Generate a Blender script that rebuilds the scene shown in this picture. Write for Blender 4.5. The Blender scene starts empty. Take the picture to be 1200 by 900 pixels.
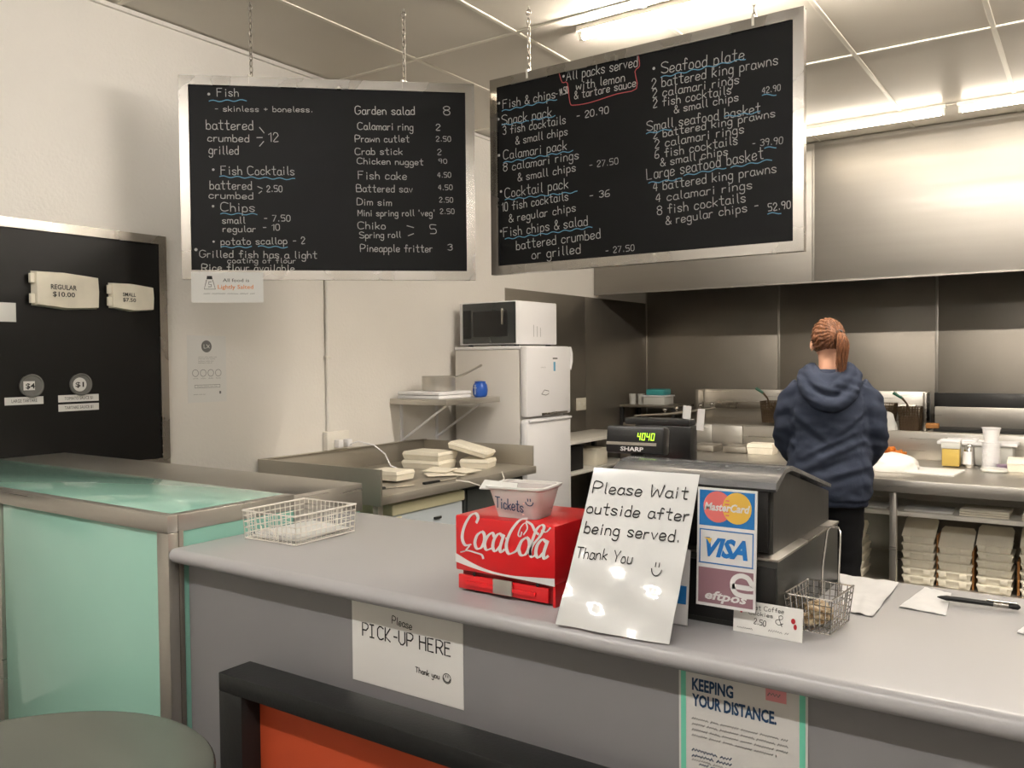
import bpy, bmesh, math, random
from mathutils import Vector, Matrix
import mathutils.noise as mnoise
random.seed(7)
C = bpy.context.scene.collection
SC = bpy.context.scene
PI = math.pi

# ------------------------------------------------------------------ camera
cam_d = bpy.data.cameras.new('camera'); cam = bpy.data.objects.new('camera', cam_d); C.objects.link(cam)
yaw, pit, rol = 0.601515, -0.0286656, -0.00904795
fw = Vector((-math.sin(yaw)*math.cos(pit), math.cos(yaw)*math.cos(pit), math.sin(pit)))
r0 = Vector((math.cos(yaw), math.sin(yaw), 0)); u0 = r0.cross(fw)
r1 = r0*math.cos(rol) + u0*math.sin(rol); u1 = r1.cross(fw)
m = Matrix((r1, u1, -fw)).transposed().to_4x4(); m.translation = Vector((0, 0, 1.6))
cam.matrix_world = m
cam_d.sensor_width = 36; cam_d.sensor_fit = 'HORIZONTAL'; cam_d.lens = 36*997.58/1200
cam_d.clip_start = 0.05; cam_d.clip_end = 60
SC.camera = cam
# ------------------------------------------------------------------ world, exposure
w = bpy.data.worlds.new('world'); SC.world = w; w.use_nodes = True
w.node_tree.nodes['Background'].inputs[0].default_value = (1, .93, .84, 1)
w.node_tree.nodes['Background'].inputs[1].default_value = 0.05
SC.view_settings.view_transform = 'Standard'; SC.view_settings.look = 'None'
SC.view_settings.gamma = 1; SC.view_settings.use_curve_mapping = False
SC.view_settings.exposure = EXPOSURE = 0.78
TUBE_STRENGTH = 52.0      # radiance of an ordinary tube; the pair at the hood is dimmed to keep the hood from washing out

# ------------------------------------------------------------------ materials
def lin(h):
    h = h.lstrip('#'); o = []
    for i in (0, 2, 4):
        c = int(h[i:i+2], 16)/255
        o.append(c/12.92 if c <= .04045 else ((c+.055)/1.055)**2.4)
    return o
MATS = {}
def mat(name, col, rough=.5, metal=0, bump=0, bscale=60, var=0, vscale=4, stretch=None, coat=0, trans=0, ior=1.45, alpha=1, emit=0, spec=.5, rvar=0, col2=None, aniso=0):
    mt = bpy.data.materials.new(name); mt.use_nodes = True; MATS[name] = mt
    nt = mt.node_tree; b = nt.nodes['Principled BSDF']; I = b.inputs
    c = lin(col)
    I['Base Color'].default_value = (*c, 1); I['Roughness'].default_value = rough; I['Metallic'].default_value = metal
    I['Coat Weight'].default_value = coat; I['Coat Roughness'].default_value = .06
    I['Transmission Weight'].default_value = trans; I['IOR'].default_value = ior; I['Alpha'].default_value = alpha
    I['Specular IOR Level'].default_value = spec; I['Anisotropic'].default_value = aniso
    if emit:
        I['Emission Color'].default_value = (*c, 1); I['Emission Strength'].default_value = emit
    if bump or var or rvar:
        tc = nt.nodes.new('ShaderNodeTexCoord'); mp = nt.nodes.new('ShaderNodeMapping')
        nt.links.new(tc.outputs['Object'], mp.inputs['Vector'])
        if stretch: mp.inputs['Scale'].default_value = stretch
        if bump:
            n = nt.nodes.new('ShaderNodeTexNoise'); n.inputs['Scale'].default_value = bscale; n.inputs['Detail'].default_value = 3
            bp = nt.nodes.new('ShaderNodeBump'); bp.inputs['Strength'].default_value = bump; bp.inputs['Distance'].default_value = .01
            nt.links.new(mp.outputs[0], n.inputs['Vector']); nt.links.new(n.outputs['Fac'], bp.inputs['Height']); nt.links.new(bp.outputs[0], I['Normal'])
        if var or rvar:
            n2 = nt.nodes.new('ShaderNodeTexNoise'); n2.inputs['Scale'].default_value = vscale; n2.inputs['Detail'].default_value = 4
            nt.links.new(mp.outputs[0], n2.inputs['Vector'])
            if var:
                mx = nt.nodes.new('ShaderNodeMix'); mx.data_type = 'RGBA'
                d = lin(col2) if col2 else [v*(1-var) for v in c]
                mx.inputs[6].default_value = (*d, 1); mx.inputs[7].default_value = (*[min(1, v*(1+var*.5)) for v in c], 1) if not col2 else (*c, 1)
                rp = nt.nodes.new('ShaderNodeMapRange'); rp.inputs[1].default_value = .35; rp.inputs[2].default_value = .65
                nt.links.new(n2.outputs['Fac'], rp.inputs[0]); nt.links.new(rp.outputs[0], mx.inputs[0]); nt.links.new(mx.outputs[2], I['Base Color'])
            if rvar:
                rr = nt.nodes.new('ShaderNodeMapRange'); rr.inputs[1].default_value = .3; rr.inputs[2].default_value = .7
                rr.inputs[3].default_value = max(0, rough-rvar); rr.inputs[4].default_value = rough+rvar
                nt.links.new(n2.outputs['Fac'], rr.inputs[0]); nt.links.new(rr.outputs[0], I['Roughness'])
    return mt
M = dict(
 wall=mat('wall_paint', '#e3dfd8', .42, bump=.25, bscale=55, var=.03, vscale=1.5),
 ceil=mat('ceiling_sheet', '#d3ccbf', .3, bump=.03, bscale=8, var=.03, vscale=1),
 batten=mat('ceiling_batten', '#e4ded0', .4),
 floor=mat('floor_vinyl', '#4a4743', .45, var=.2, vscale=30),
 prepsteel=mat('prep_bench_steel', '#b3ada1', .42, .7, bump=.02, bscale=50, rvar=.06, vscale=4),
 steel=mat('brushed_steel', '#c2beb6', .34, .88, bump=.03, bscale=60, stretch=(.3, .3, 12), rvar=.08, vscale=5),
 steelwall=mat('steel_wall_sheet', '#918b82', .45, .85, bump=.02, bscale=40, rvar=.07, vscale=2, var=.08),
 hood=mat('hood_steel', '#9f9b95', .5, 1, bump=.015, bscale=30, stretch=(.3, .3, 6), rvar=.06, vscale=2),
 steeldark=mat('dull_steel', '#a29c92', .42, .9, bump=.03, bscale=50, rvar=.1, vscale=6, var=.1),
 alu=mat('aluminium_trim', '#a6a199', .28, 1, bump=.02, bscale=60, rvar=.08, vscale=3),
 chrome=mat('chrome', '#d8d6d2', .15, 1),
 board=mat('chalkboard', '#101011', .5, var=.25, vscale=3, spec=.2),
 panelblk=mat('black_wall_panel', '#111110', .4, var=.1, vscale=2, spec=.25),
 chalk=mat('chalk_white', '#b9b8b5', .9), chalkblue=mat('chalk_blue', '#6aa3c2', .9), chalkred=mat('chalk_red', '#c0585a', .9),
 tube=None,
 fitting=mat('light_fitting_white', '#e9e4d8', .4),
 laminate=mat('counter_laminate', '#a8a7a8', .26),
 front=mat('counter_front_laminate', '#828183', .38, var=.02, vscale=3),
 teal=mat('teal_backpainted_glass', '#9fd0bf', .12, coat=.6, var=.05, vscale=1.2),
 tealside=mat('teal_side_glass', '#8fc4b4', .18, coat=.4),
 white=mat('white_enamel', '#e6e5e6', .3, bump=.01), offwhite=mat('white_plastic', '#e2ded4', .4),
 fridgeside=mat('fridge_side', '#d9d5cf', .4, bump=.03, bscale=200),
 cream=mat('cream_carton', '#ebe4d2', .6, var=.05, vscale=12), creamd=mat('carton_kraft', '#a8743f', .7),
 paper=mat('paper_white', '#dcdbd7', .55, bump=.02, bscale=40), papersh=mat('laminated_paper', '#c9cac8', .35, coat=.6, bump=.35, bscale=7),
 thermal=mat('receipt_paper', '#dddcdb', .5, bump=.15, bscale=14, var=.04, vscale=30),
 ink=mat('ink_black', '#161414', .6), inkgrey=mat('ink_grey', '#6f6f6d', .6), navy=mat('ink_navy', '#163a5c', .6), orange=mat('ink_orange', '#e08a4a', .6), red=mat('ink_red', '#b0202c', .6),
 mint=mat('poster_mint', '#6fc7ab', .5), pink=mat('poster_pink', '#d98f92', .5), postergrey=mat('poster_ground', '#cfcdc9', .5),
 cokered=mat('red_plastic', '#d01c22', .28, coat=.3), white2=mat('ink_white', '#d8d7d6', .5), darkred=mat('dark_red_recess', '#7d1216', .4),
 mcblue=mat('card_blue', '#1f6fb0', .4), mcred=mat('card_red', '#d8706c', .4), mcyel=mat('card_yellow', '#dfb44e', .4), visablue=mat('card_visa_blue', '#1d6db5', .4), eft=mat('card_mauve', '#8d6b74', .4),
 black=mat('black_plastic', '#141414', .35), blackm=mat('black_matt', '#1d1c1b', .6), dgrey=mat('dark_grey_metal', '#30312e', .4, bump=.05, bscale=300),
 reggrey=mat('register_grey_plastic', '#383734', .42, bump=.06, bscale=25), regcover=mat('clear_grey_cover', '#5c5d5f', .22, bump=.2, bscale=18, coat=.5),
 microglass=mat('oven_door_glass', '#262b2b', .15, coat=.6), led=mat('led_green', '#b8ff3a', .5, emit=.9),
 blue=mat('blue_plastic', '#1d4fa8', .3), aqua=mat('aqua_plastic', '#3f9a9a', .35), whtub=mat('translucent_white_plastic', '#c9c9c3', .4),
 clear=mat('clear_tub', '#f6f2f0', .25, trans=.55, ior=1.2), ticket=mat('pink_tickets', '#e79c8c', .7, var=.5, vscale=70, col2='#f3e4dc'),
 framblk=mat('black_stand_frame', '#1c1d1d', .45, bump=.06, bscale=120), orangered=mat('orange_red_panel', '#c2502f', .4, var=.06, vscale=3),
 tabletop=mat('cafe_table_steel', '#7b7f77', .25, .5),
 wire=mat('white_wire', '#e9e4da', .4), oil=mat('yellow_oil', '#c2a858', .3), chip=mat('orange_fried_batter', '#cf7a2c', .6, var=.3, vscale=90),
 plasticbag=mat('white_plastic_bag', '#e9e6e1', .35, bump=.3, bscale=30), green=mat('green_handle', '#1e5a44', .4),
 basket=mat('dark_fry_wire', '#5a4a38', .5, .6), sand=mat('shell_mint_cream', '#d9c9a8', .5, var=.35, vscale=60, col2='#8a6a44'),
 hood_cloth=mat('navy_fleece', '#313746', .9, bump=.25, bscale=220, var=.1, vscale=12, spec=.2), trouser=mat('black_trousers', '#18181a', .85, spec=.2),
 skin=mat('skin', '#d9a488', .55), hair=mat('auburn_hair', '#8a5836', .45, bump=.5, bscale=60, stretch=(6, 6, .6), var=.55, vscale=26, col2='#482a1a'),
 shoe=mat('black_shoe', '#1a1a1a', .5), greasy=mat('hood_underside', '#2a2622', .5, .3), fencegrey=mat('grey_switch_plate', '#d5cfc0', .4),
 chest=mat('freezer_pale_blue', '#c4cdd2', .35), chesttop=mat('freezer_cream_lid', '#e3ddb8', .45), cabin=mat('dark_cabinet', '#3e4240', .5),
)
M['tube'] = mat('lit_tube', '#fffaf5', .5, emit=TUBE_STRENGTH)
M['tube_dim'] = mat('lit_tube_dim', '#fff3e0', .5, emit=TUBE_STRENGTH*.24)
M['tube_c'] = mat('lit_tube_doubled', '#fffaf5', .5, emit=TUBE_STRENGTH*2.0)  # single tube at doubled output, replacing a second row
M['tube_k'] = mat('lit_tube_boosted', '#fff5e8', .5, emit=TUBE_STRENGTH*3.9)  # output raised to brighten the kitchen walls

# ------------------------------------------------------------------ mesh helpers
class MB:
    def __init__(s): s.v = []; s.f = []; s.sm = []
    def add(s, vs, fs, smooth=False):
        n = len(s.v); s.v += [Vector(v) for v in vs]; s.f += [tuple(i+n for i in f) for f in fs]; s.sm += [smooth]*len(fs); return s
    def box(s, x0, x1, y0, y1, z0, z1, T=None):
        vs = [Vector((x, y, z)) for z in (z0, z1) for y in (y0, y1) for x in (x0, x1)]
        if T: vs = [T @ v for v in vs]
        return s.add(vs, [(0, 2, 3, 1), (4, 5, 7, 6), (0, 1, 5, 4), (2, 6, 7, 3), (0, 4, 6, 2), (1, 3, 7, 5)])
    def bbox(s, x0, x1, y0, y1, z0, z1, b=.005, T=None, seg=2):     # bevelled box
        bm = bmesh.new(); bmesh.ops.create_cube(bm, size=1)
        for v in bm.verts: v.co = Vector(((x0+x1)/2+v.co.x*(x1-x0), (y0+y1)/2+v.co.y*(y1-y0), (z0+z1)/2+v.co.z*(z1-z0)))
        bmesh.ops.bevel(bm, geom=bm.edges[:]+bm.verts[:], offset=b, segments=seg, affect='EDGES', profile=.5)
        bm.verts.index_update()
        vs = [T @ v.co if T else v.co.copy() for v in bm.verts]; fs = [tuple(v.index for v in f.verts) for f in bm.faces]
        bm.free(); return s.add(vs, fs)
    def tube(s, pts, r, n=8, closed=False, cap=True):
        pts = [Vector(p) for p in pts]; N = len(pts); rs = r if isinstance(r, (list, tuple)) else [r]*N
        vs = []; prev = None
        for i, p in enumerate(pts):
            a = pts[(i-1) % N] if (closed or i > 0) else p; b = pts[(i+1) % N] if (closed or i < N-1) else p
            t = (b-a).normalized() if (b-a).length > 1e-9 else Vector((0, 0, 1))
            if prev is None:
                up = Vector((0, 0, 1)) if abs(t.z) < .9 else Vector((1, 0, 0)); x = t.cross(up).normalized()
            else:
                x = (prev - t*prev.dot(t)).normalized()
            y = t.cross(x); prev = x
            for k in range(n):
                a_ = 2*PI*k/n; vs.append(p + (x*math.cos(a_)+y*math.sin(a_))*rs[i])
        fs = []
        for i in range(N if closed else N-1):
            j = (i+1) % N
            for k in range(n): fs.append((i*n+k, i*n+(k+1) % n, j*n+(k+1) % n, j*n+k))
        if cap and not closed: fs += [tuple(range(n-1, -1, -1)), tuple((N-1)*n+k for k in range(n))]
        return s.add(vs, fs, True)
    def lathe(s, prof, c, n=24, T=None):
        c = Vector(c); vs = []; fs = []
        for r, z in prof:
            for k in range(n):
                a = 2*PI*k/n; vs.append(c+Vector((r*math.cos(a), r*math.sin(a), z)))
        for i in range(len(prof)-1):
            for k in range(n): fs.append((i*n+k, i*n+(k+1) % n, (i+1)*n+(k+1) % n, (i+1)*n+k))
        if prof[0][0] > 1e-6: fs.append(tuple(range(n-1, -1, -1)))
        if prof[-1][0] > 1e-6: fs.append(tuple((len(prof)-1)*n+k for k in range(n)))
        if T: vs = [T @ v for v in vs]
        return s.add(vs, fs, True)
    def loft(s, rings, cap=True):        # rings of equal length
        n = len(rings[0]); vs = [p for r in rings for p in r]; fs = []
        for i in range(len(rings)-1):
            for k in range(n): fs.append((i*n+k, i*n+(k+1) % n, (i+1)*n+(k+1) % n, (i+1)*n+k))
        if cap: fs += [tuple(range(n-1, -1, -1)), tuple((len(rings)-1)*n+k for k in range(n))]
        return s.add(vs, fs, True)
    def sph(s, c, rx, ry, rz, n=14, m_=9, T=None):
        c = Vector(c); vs = [c+Vector((0, 0, -rz))]; fs = []
        for i in range(1, m_):
            ph = -PI/2+PI*i/m_
            for k in range(n):
                a = 2*PI*k/n; vs.append(c+Vector((rx*math.cos(ph)*math.cos(a), ry*math.cos(ph)*math.sin(a), rz*math.sin(ph))))
        vs.append(c+Vector((0, 0, rz))); L = len(vs)-1
        for k in range(n):
            fs.append((0, 1+(k+1) % n, 1+k)); fs.append((L, 1+(m_-2)*n+k, 1+(m_-2)*n+(k+1) % n))
        for i in range(m_-2):
            for k in range(n): fs.append((1+i*n+k, 1+i*n+(k+1) % n, 1+(i+1)*n+(k+1) % n, 1+(i+1)*n+k))
        if T: vs = [T @ v for v in vs]
        return s.add(vs, fs, True)
    def prism(s, poly, O, U, V, d):       # polygon in plane O,U,V extruded by vector d
        O = Vector(O); U = Vector(U); V = Vector(V); d = Vector(d); n = len(poly)
        b = [O+U*x+V*y for x, y in poly]; return s.add(b+[p+d for p in b], [tuple(range(n-1, -1, -1)), tuple(range(n, 2*n))]+[(i, (i+1) % n, n+(i+1) % n, n+i) for i in range(n)])
ROOT = {}
def base_of(v):
    xs = [p.x for p in v]; ys = [p.y for p in v]; zs = [p.z for p in v]
    return Vector(((min(xs)+max(xs))/2, (min(ys)+max(ys))/2, min(zs)))
def obj(name, mb, mt, parent=None, kind=None, label=None):
    v = mb.v
    org = ROOT[parent.as_pointer()] if parent else base_of(v)
    me = bpy.data.meshes.new(name); me.from_pydata([p-org for p in v], [], mb.f); me.polygons.foreach_set('use_smooth', mb.sm)
    me.validate(); bm = bmesh.new(); bm.from_mesh(me); bmesh.ops.recalc_face_normals(bm, faces=bm.faces[:])
    bm.to_mesh(me); bm.free()
    try: me.set_sharp_from_angle(angle=math.radians(40))
    except Exception: pass
    me.materials.append(M[mt] if isinstance(mt, str) else mt)
    o = bpy.data.objects.new(name, me); C.objects.link(o)
    if parent: o.parent = parent
    else: o.location = org
    ROOT[o.as_pointer()] = org
    if kind: o['kind'] = kind
    elif any(q in name for q in ('writing', 'lettering', 'print', 'underline', 'marks')): o['kind'] = 'stuff'
    if label: o['label'] = label
    return o
def tag(o, label, cat, group=None, kind=None):
    o['label'] = label; o['category'] = cat
    if group: o['group'] = group
    if kind: o['kind'] = kind
    return o
def thing(name, loc, label, cat, group=None):
    o = bpy.data.objects.new(name, None); C.objects.link(o); o.location = loc; o.empty_display_size = .1
    ROOT[o.as_pointer()] = Vector(loc)
    return tag(o, label, cat, group)
def struct(name, loc):
    o = bpy.data.objects.new(name, None); C.objects.link(o); o.location = loc; o['kind'] = 'structure'; ROOT[o.as_pointer()] = Vector(loc); return o
def copytree(o, parent=None):
    c = o.copy(); C.objects.link(c); c.parent = parent
    for ch in list(o.children): copytree(ch, c)
    return c
def rect(m_, x0, x1, y0, y1, z0, z1, b=0): return m_.bbox(x0, x1, y0, y1, z0, z1, b) if b else m_.box(x0, x1, y0, y1, z0, z1)
def B(x0, x1, y0, y1, z0, z1, b=0, T=None):
    return MB().bbox(x0, x1, y0, y1, z0, z1, b, T) if b else MB().box(x0, x1, y0, y1, z0, z1, T)

# ------------------------------------------------------------------ handwriting: a stroke alphabet (x digit, y letter: a=-4 e=0 j=5 n=9)
G = {
'a':"4i3j1j0h0f1e3e4g 4j4f5e",'b':"0n0e 0h1j3j4h4f3e1e0f",'c':"4i3j1j0h0f1e3e4f",'d':"4n4e 4h3j1j0h0f1e3e4f",'e':"0g4h4i3j1j0h0f1e3e4f",
'f':"4m3n2m2e 0j4j",'g':"4j4c3a1a0b 4h3j1j0h0f1e3e4f",'h':"0n0e 0h1j3j4h4e",'i':"1j1e 1l1m",'j':"2j2b1a0a 2l2m",'k':"0n0e 4j0g 1h4e",'l':"1n1f2e",
'm':"0j0e 0i1j2j3i3e 3i4j5j6i6e",'n':"0j0e 0h1j3j4h4e",'o':"2j1j0h0f1e3e4f4h3j2j",'p':"0j0a 0h1j3j4h4f3e1e0f",'q':"4j4a 4h3j1j0h0f1e3e4f",'r':"0j0e 0h1j3j",
's':"4i3j1j0i1h3g4f3e1e0f",'t':"2n2f3e4e 0k4k",'u':"0j0f1e3e4g 4j4e",'v':"0j2e4j",'w':"0j1e3i5e6j",'x':"0j4e 4j0e",'y':"0j0g1f3f4g 4j4c3a1a0b",'z':"0j4j0e4e",
'A':"0e3n6e 1h5h",'B':"0e0n4n5m5k4j0j 4j6i6f4e0e",'C':"6m4n2n0l0g2e4e6f",'D':"0e0n3n6l6g3e0e",'E':"5n0n0e5e 0j4j",'F':"5n0n0e 0j4j",'G':"6m4n2n0l0g2e4e6g6i4i",
'H':"0n0e 6n6e 0j6j",'I':"0n4n 2n2e 0e4e",'J':"5n5g3e1e0g",'K':"0n0e 5n0h5e",'L':"0n0e5e",'M':"0e0n3h6n6e",'N':"0e0n6e6n",'O':"3n1m0k0g2e4e6g6k5m3n",
'P':"0e0n4n6m6k4i0i",'Q':"3n1m0k0g2e4e6g6k5m3n 4g6e",'R':"0e0n4n6m6k4i0i 3i6e",'S':"6m4n2n0m0k2j4i6h6f4e2e0f",'T':"0n6n 3n3e",'U':"0n0g2e4e6g6n",'V':"0n3e6n",
'W':"0n1e4k6e8n",'X':"0n6e 6n0e",'Y':"0n3i6n 3i3e",'Z':"0n6n0e6e",
'0':"2n1n0l0g1e3e4g4l3n2n",'1':"0l2n2e",'2':"0l1n3n4l4k0e4e",'3':"0m2n4m4k2j4i4f2e0f",'4':"3e3n0h4h",'5':"4n0n0j3j4h4f3e0e",'6':"4n1m0i0f1e3e4f4h3i0h",'7':"0n4n1e",
'8':"2n0m0k4i4f2e0f0i4k4m2n",'9':"4k3j1j0k0m1n3n4l4k3e",
'-':"1i4i",'.':"1e1f",'&':"5e1k1m2n3m3k0h0f1e3e5h",'+':"2k2g 0i4i",'*':"0g2i 2g0i 1i1f",'$':"4l3m1m0l0j4i4g3f1f0g 2n2e",'/':"0e4n",':':"1g1f 1j1k",
"'":"1n1l",',':"1e0c",'_':"0e5e",'!':"1n1g 1f1e",
}
GW = {'i': 2, 'l': 2, 'j': 3, '.': 2, "'": 2, 'm': 6, 'w': 6, 'W': 8, '1': 2, ':': 2, 'r': 3, '!': 2}
def cr(pts, k=3):                          # Catmull-Rom smoothing of a 2-D stroke
    if len(pts) < 3: return pts
    o = []
    for i in range(len(pts)-1):
        a = pts[max(i-1, 0)]; b = pts[i]; c = pts[i+1]; d = pts[min(i+2, len(pts)-1)]
        for j in range(k):
            t = j/k
            o.append(tuple(.5*(2*b[q]+(c[q]-a[q])*t+(2*a[q]-5*b[q]+4*c[q]-d[q])*t*t+(3*b[q]-a[q]-3*c[q]+d[q])*t**3) for q in (0, 1)))
    o.append(pts[-1]); return o
def strokes(s, jit=.25, smooth=True, caps_w=6):
    out = []; x = 0
    for ch in s:
        if ch == ' ': x += 4.5; continue
        wd = GW.get(ch, 6 if ch.isupper() else 4); dy = random.uniform(-jit, jit)
        for st in G[ch].split():
            pts = [(x+int(st[i])+random.uniform(-jit, jit)*.4, ord(st[i+1])-101+dy+random.uniform(-jit, jit)*.4) for i in range(0, len(st), 2)]
            out.append(cr(pts) if smooth and len(pts) > 3 else pts)
        x += wd+2.0
    return out, max(x-2.0, .1)
class Plane:                               # a flat sheet: origin (bottom-left), unit u to the right, unit v up, n towards the viewer
    def __init__(s, O, U, V):
        s.O = Vector(O); s.U = Vector(U).normalized(); s.V = Vector(V).normalized(); s.N = s.U.cross(s.V)
    def p(s, x, y, e=0): return s.O+s.U*x+s.V*y+s.N*e
def ribbon(mb, pl, pts, wd, e=.0008, nib=None):
    n = len(pts)
    if n < 2: return
    L = []; R = []
    for i in range(n):
        a = Vector(pts[max(i-1, 0)]); b = Vector(pts[min(i+1, n-1)]); t = b-a
        if t.length < 1e-9: t = Vector((1, 0))
        t.normalize(); nn = Vector((-t.y, t.x)); h = wd/2
        if nib: h = (nib[0]+(nib[1]-nib[0])*abs(t.x*nib[3]-t.y*nib[2]))/2
        p = Vector(pts[i])
        if i == 0 and not nib: p = p-t*h*.8
        if i == n-1 and not nib: p = p+t*h*.8
        L.append(p+nn*h); R.append(p-nn*h)
    vs = [pl.p(q.x, q.y, e) for q in L]+[pl.p(q.x, q.y, e) for q in R]
    mb.add(vs, [(i, n+i, n+i+1, i+1) for i in range(n-1)])
def write(mb, pl, s, x0, y0, x1, y1, h, wd, jit=.25, e=.0008, smooth=True):
    st, W = strokes(s, jit, smooth); d = Vector((x1-x0, y1-y0)); sx = d.length/W; ang = d.normalized(); sy = h/9
    pn = Vector((-ang.y, ang.x))
    for ps in st:
        ribbon(mb, pl, [tuple(Vector((x0, y0))+ang*(px*sx)+pn*(py*sy)) for px, py in ps], wd, e)
def wavy(mb, pl, pts, wd, amp=.004, wl=.07, e=.0008):
    a = Vector(pts[0]); b = Vector(pts[1]); n = max(6, int((b-a).length/.01)); q = []
    for i in range(n+1):
        t = i/n; p = a.lerp(b, t); q.append((p.x, p.y+amp*math.sin(t*(b-a).length/wl*2*PI)))
    ribbon(mb, pl, q, wd, e)
def poly(mb, pl, pts, e=.0006): mb.add([pl.p(x, y, e) for x, y in pts], [tuple(range(len(pts)))])
def disc(mb, pl, x, y, r, e=.0006, n=28, ry=None): poly(mb, pl, [(x+r*math.cos(2*PI*k/n), y+(ry or r)*math.sin(2*PI*k/n)) for k in range(n)], e)
def ring(mb, pl, x, y, r, wd, e=.0008, n=24): ribbon(mb, pl, [(x+r*math.cos(2*PI*k/n), y+r*math.sin(2*PI*k/n)) for k in range(n+1)], wd, e)
def rct(mb, pl, x0, y0, x1, y1, e=.0006): poly(mb, pl, [(x0, y0), (x1, y0), (x1, y1), (x0, y1)], e)
def outline(mb, pl, x0, y0, x1, y1, wd, e=.0008):
    for a, b in (((x0, y0), (x1, y0)), ((x1, y0), (x1, y1)), ((x1, y1), (x0, y1)), ((x0, y1), (x0, y0))): ribbon(mb, pl, [a, b], wd, e)
def printed(mb, pl, s, x0, y0, w_, h, bold=0, shear=0, e=.0008):          # print lettering from the built-in font, fitted to w_ x h
    cu = bpy.data.curves.new('t', 'FONT'); cu.body = s; cu.offset = bold; cu.shear = shear; cu.resolution_u = 2; cu.fill_mode = 'FRONT'
    o = bpy.data.objects.new('t', cu); C.objects.link(o); dg = bpy.context.evaluated_depsgraph_get(); dg.update()
    me = bpy.data.meshes.new_from_object(o.evaluated_get(dg)); xs = [v.co.x for v in me.vertices]
    a, b = min(xs), max(xs); sc = w_/(b-a); sy = h/.69
    mb.add([pl.p(x0+(v.co.x-a)*sc, y0+v.co.y*sy, e) for v in me.vertices], [tuple(p.vertices) for p in me.polygons])
    bpy.data.objects.remove(o); bpy.data.curves.remove(cu); bpy.data.meshes.remove(me)
def scribble(mb, pl, x0, x1, y, h, wd, e=.0008):                          # a line of unreadably small print
    x = x0
    while x < x1:
        L = min(random.uniform(2, 6)*h, x1-x); k = max(3, int(L/(h*.35)))
        ribbon(mb, pl, [(x+L*i/k, y+(h*.35 if i % 2 else -h*.35)*random.uniform(.4, 1)) for i in range(k+1)], wd, e); x += L+h*.9
def sheet(mb, pl, w_, h, t=.0006): mb.prism([(0, 0), (w_, 0), (w_, h), (0, h)], pl.O, pl.U, pl.V, pl.N*-t)
def smiley(mb, pl, x, y, r, wd):
    ribbon(mb, pl, [(x+r*math.cos(a), y+r*math.sin(a)) for a in [PI*(1.05+.9*i/8) for i in range(9)]], wd)
    ribbon(mb, pl, [(x-r*.35, y+r*.2), (x-r*.35, y+r*.7)], wd); ribbon(mb, pl, [(x+r*.35, y+r*.2), (x+r*.35, y+r*.7)], wd)

LT= [('*', 0.138, 0.925, 0.154, 0.926, 0.024), ('Fish', 0.187, 0.928, 0.291, 0.93, 0.04), ('- skinless + boneless.', 0.172, 0.852, 0.66, 0.861, 0.027), ('battered', 0.131, 0.76, 0.36, 0.763, 0.046), ('crumbed', 0.137, 0.7, 0.339, 0.702, 0.035), ('grilled', 0.142, 0.637, 0.286, 0.637, 0.041), ('12', 0.438, 0.706, 0.485, 0.707, 0.044), ('*', 0.153, 0.546, 0.169, 0.546, 0.022), ('Fish Cocktails', 0.199, 0.533, 0.562, 0.538, 0.043), ('battered', 0.143, 0.459, 0.348, 0.459, 0.041), ('crumbed', 0.138, 0.412, 0.354, 0.412, 0.033), ('2.50', 0.424, 0.45, 0.5, 0.451, 0.03), ('*', 0.147, 0.361, 0.166, 0.361, 0.022), ('Chips', 0.195, 0.348, 0.36, 0.347, 0.043), ('small', 0.201, 0.286, 0.312, 0.287, 0.033), ('- 7.50', 0.405, 0.299, 0.538, 0.301, 0.03), ('regular', 0.203, 0.243, 0.364, 0.245, 0.03), ('- 10', 0.398, 0.253, 0.484, 0.254, 0.03), ('*', 0.148, 0.183, 0.164, 0.183, 0.019), ('potato scallop - 2', 0.192, 0.177, 0.61, 0.186, 0.033), ('*', 0.059, 0.138, 0.078, 0.138, 0.027), ('Grilled fish has a light', 0.087, 0.113, 0.669, 0.111, 0.035), ('coating of flour', 0.223, 0.085, 0.561, 0.086, 0.025), ('Rice flour available', 0.096, 0.045, 0.554, 0.043, 0.033), ('Garden salad', 0.876, 0.856, 1.181, 0.862, 0.041), ('8', 1.336, 0.865, 1.364, 0.866, 0.045), ('Calamari ring', 0.888, 0.779, 1.172, 0.781, 0.036), ('2', 1.293, 0.784, 1.313, 0.784, 0.031), ('Prawn cutlet', 0.874, 0.714, 1.151, 0.72, 0.033), ('2.50', 1.293, 0.727, 1.369, 0.729, 0.025), ('Crab stick', 0.873, 0.649, 1.115, 0.653, 0.033), ('2', 1.299, 0.658, 1.317, 0.658, 0.028), ('Chicken nugget', 0.883, 0.601, 1.222, 0.602, 0.03), ('90', 1.305, 0.612, 1.347, 0.613, 0.022), ('Fish cake', 0.887, 0.523, 1.135, 0.525, 0.039), ('4.50', 1.298, 0.539, 1.367, 0.54, 0.025), ('Battered sav', 0.877, 0.457, 1.165, 0.459, 0.036), ('4.50', 1.301, 0.474, 1.374, 0.475, 0.025), ('Dim sim', 0.879, 0.389, 1.056, 0.388, 0.033), ('2.50', 1.306, 0.409, 1.376, 0.41, 0.025), ("Mini spring roll 'veg'", 0.883, 0.332, 1.281, 0.337, 0.031), ('2.50', 1.309, 0.349, 1.383, 0.35, 0.025), ('Chiko', 0.882, 0.265, 1.022, 0.265, 0.036), ('Spring roll', 0.89, 0.217, 1.101, 0.222, 0.031), ('5', 1.257, 0.244, 1.287, 0.244, 0.045), ('Pineapple fritter', 0.893, 0.148, 1.265, 0.148, 0.036), ('3', 1.349, 0.158, 1.37, 0.159, 0.031)]
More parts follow.
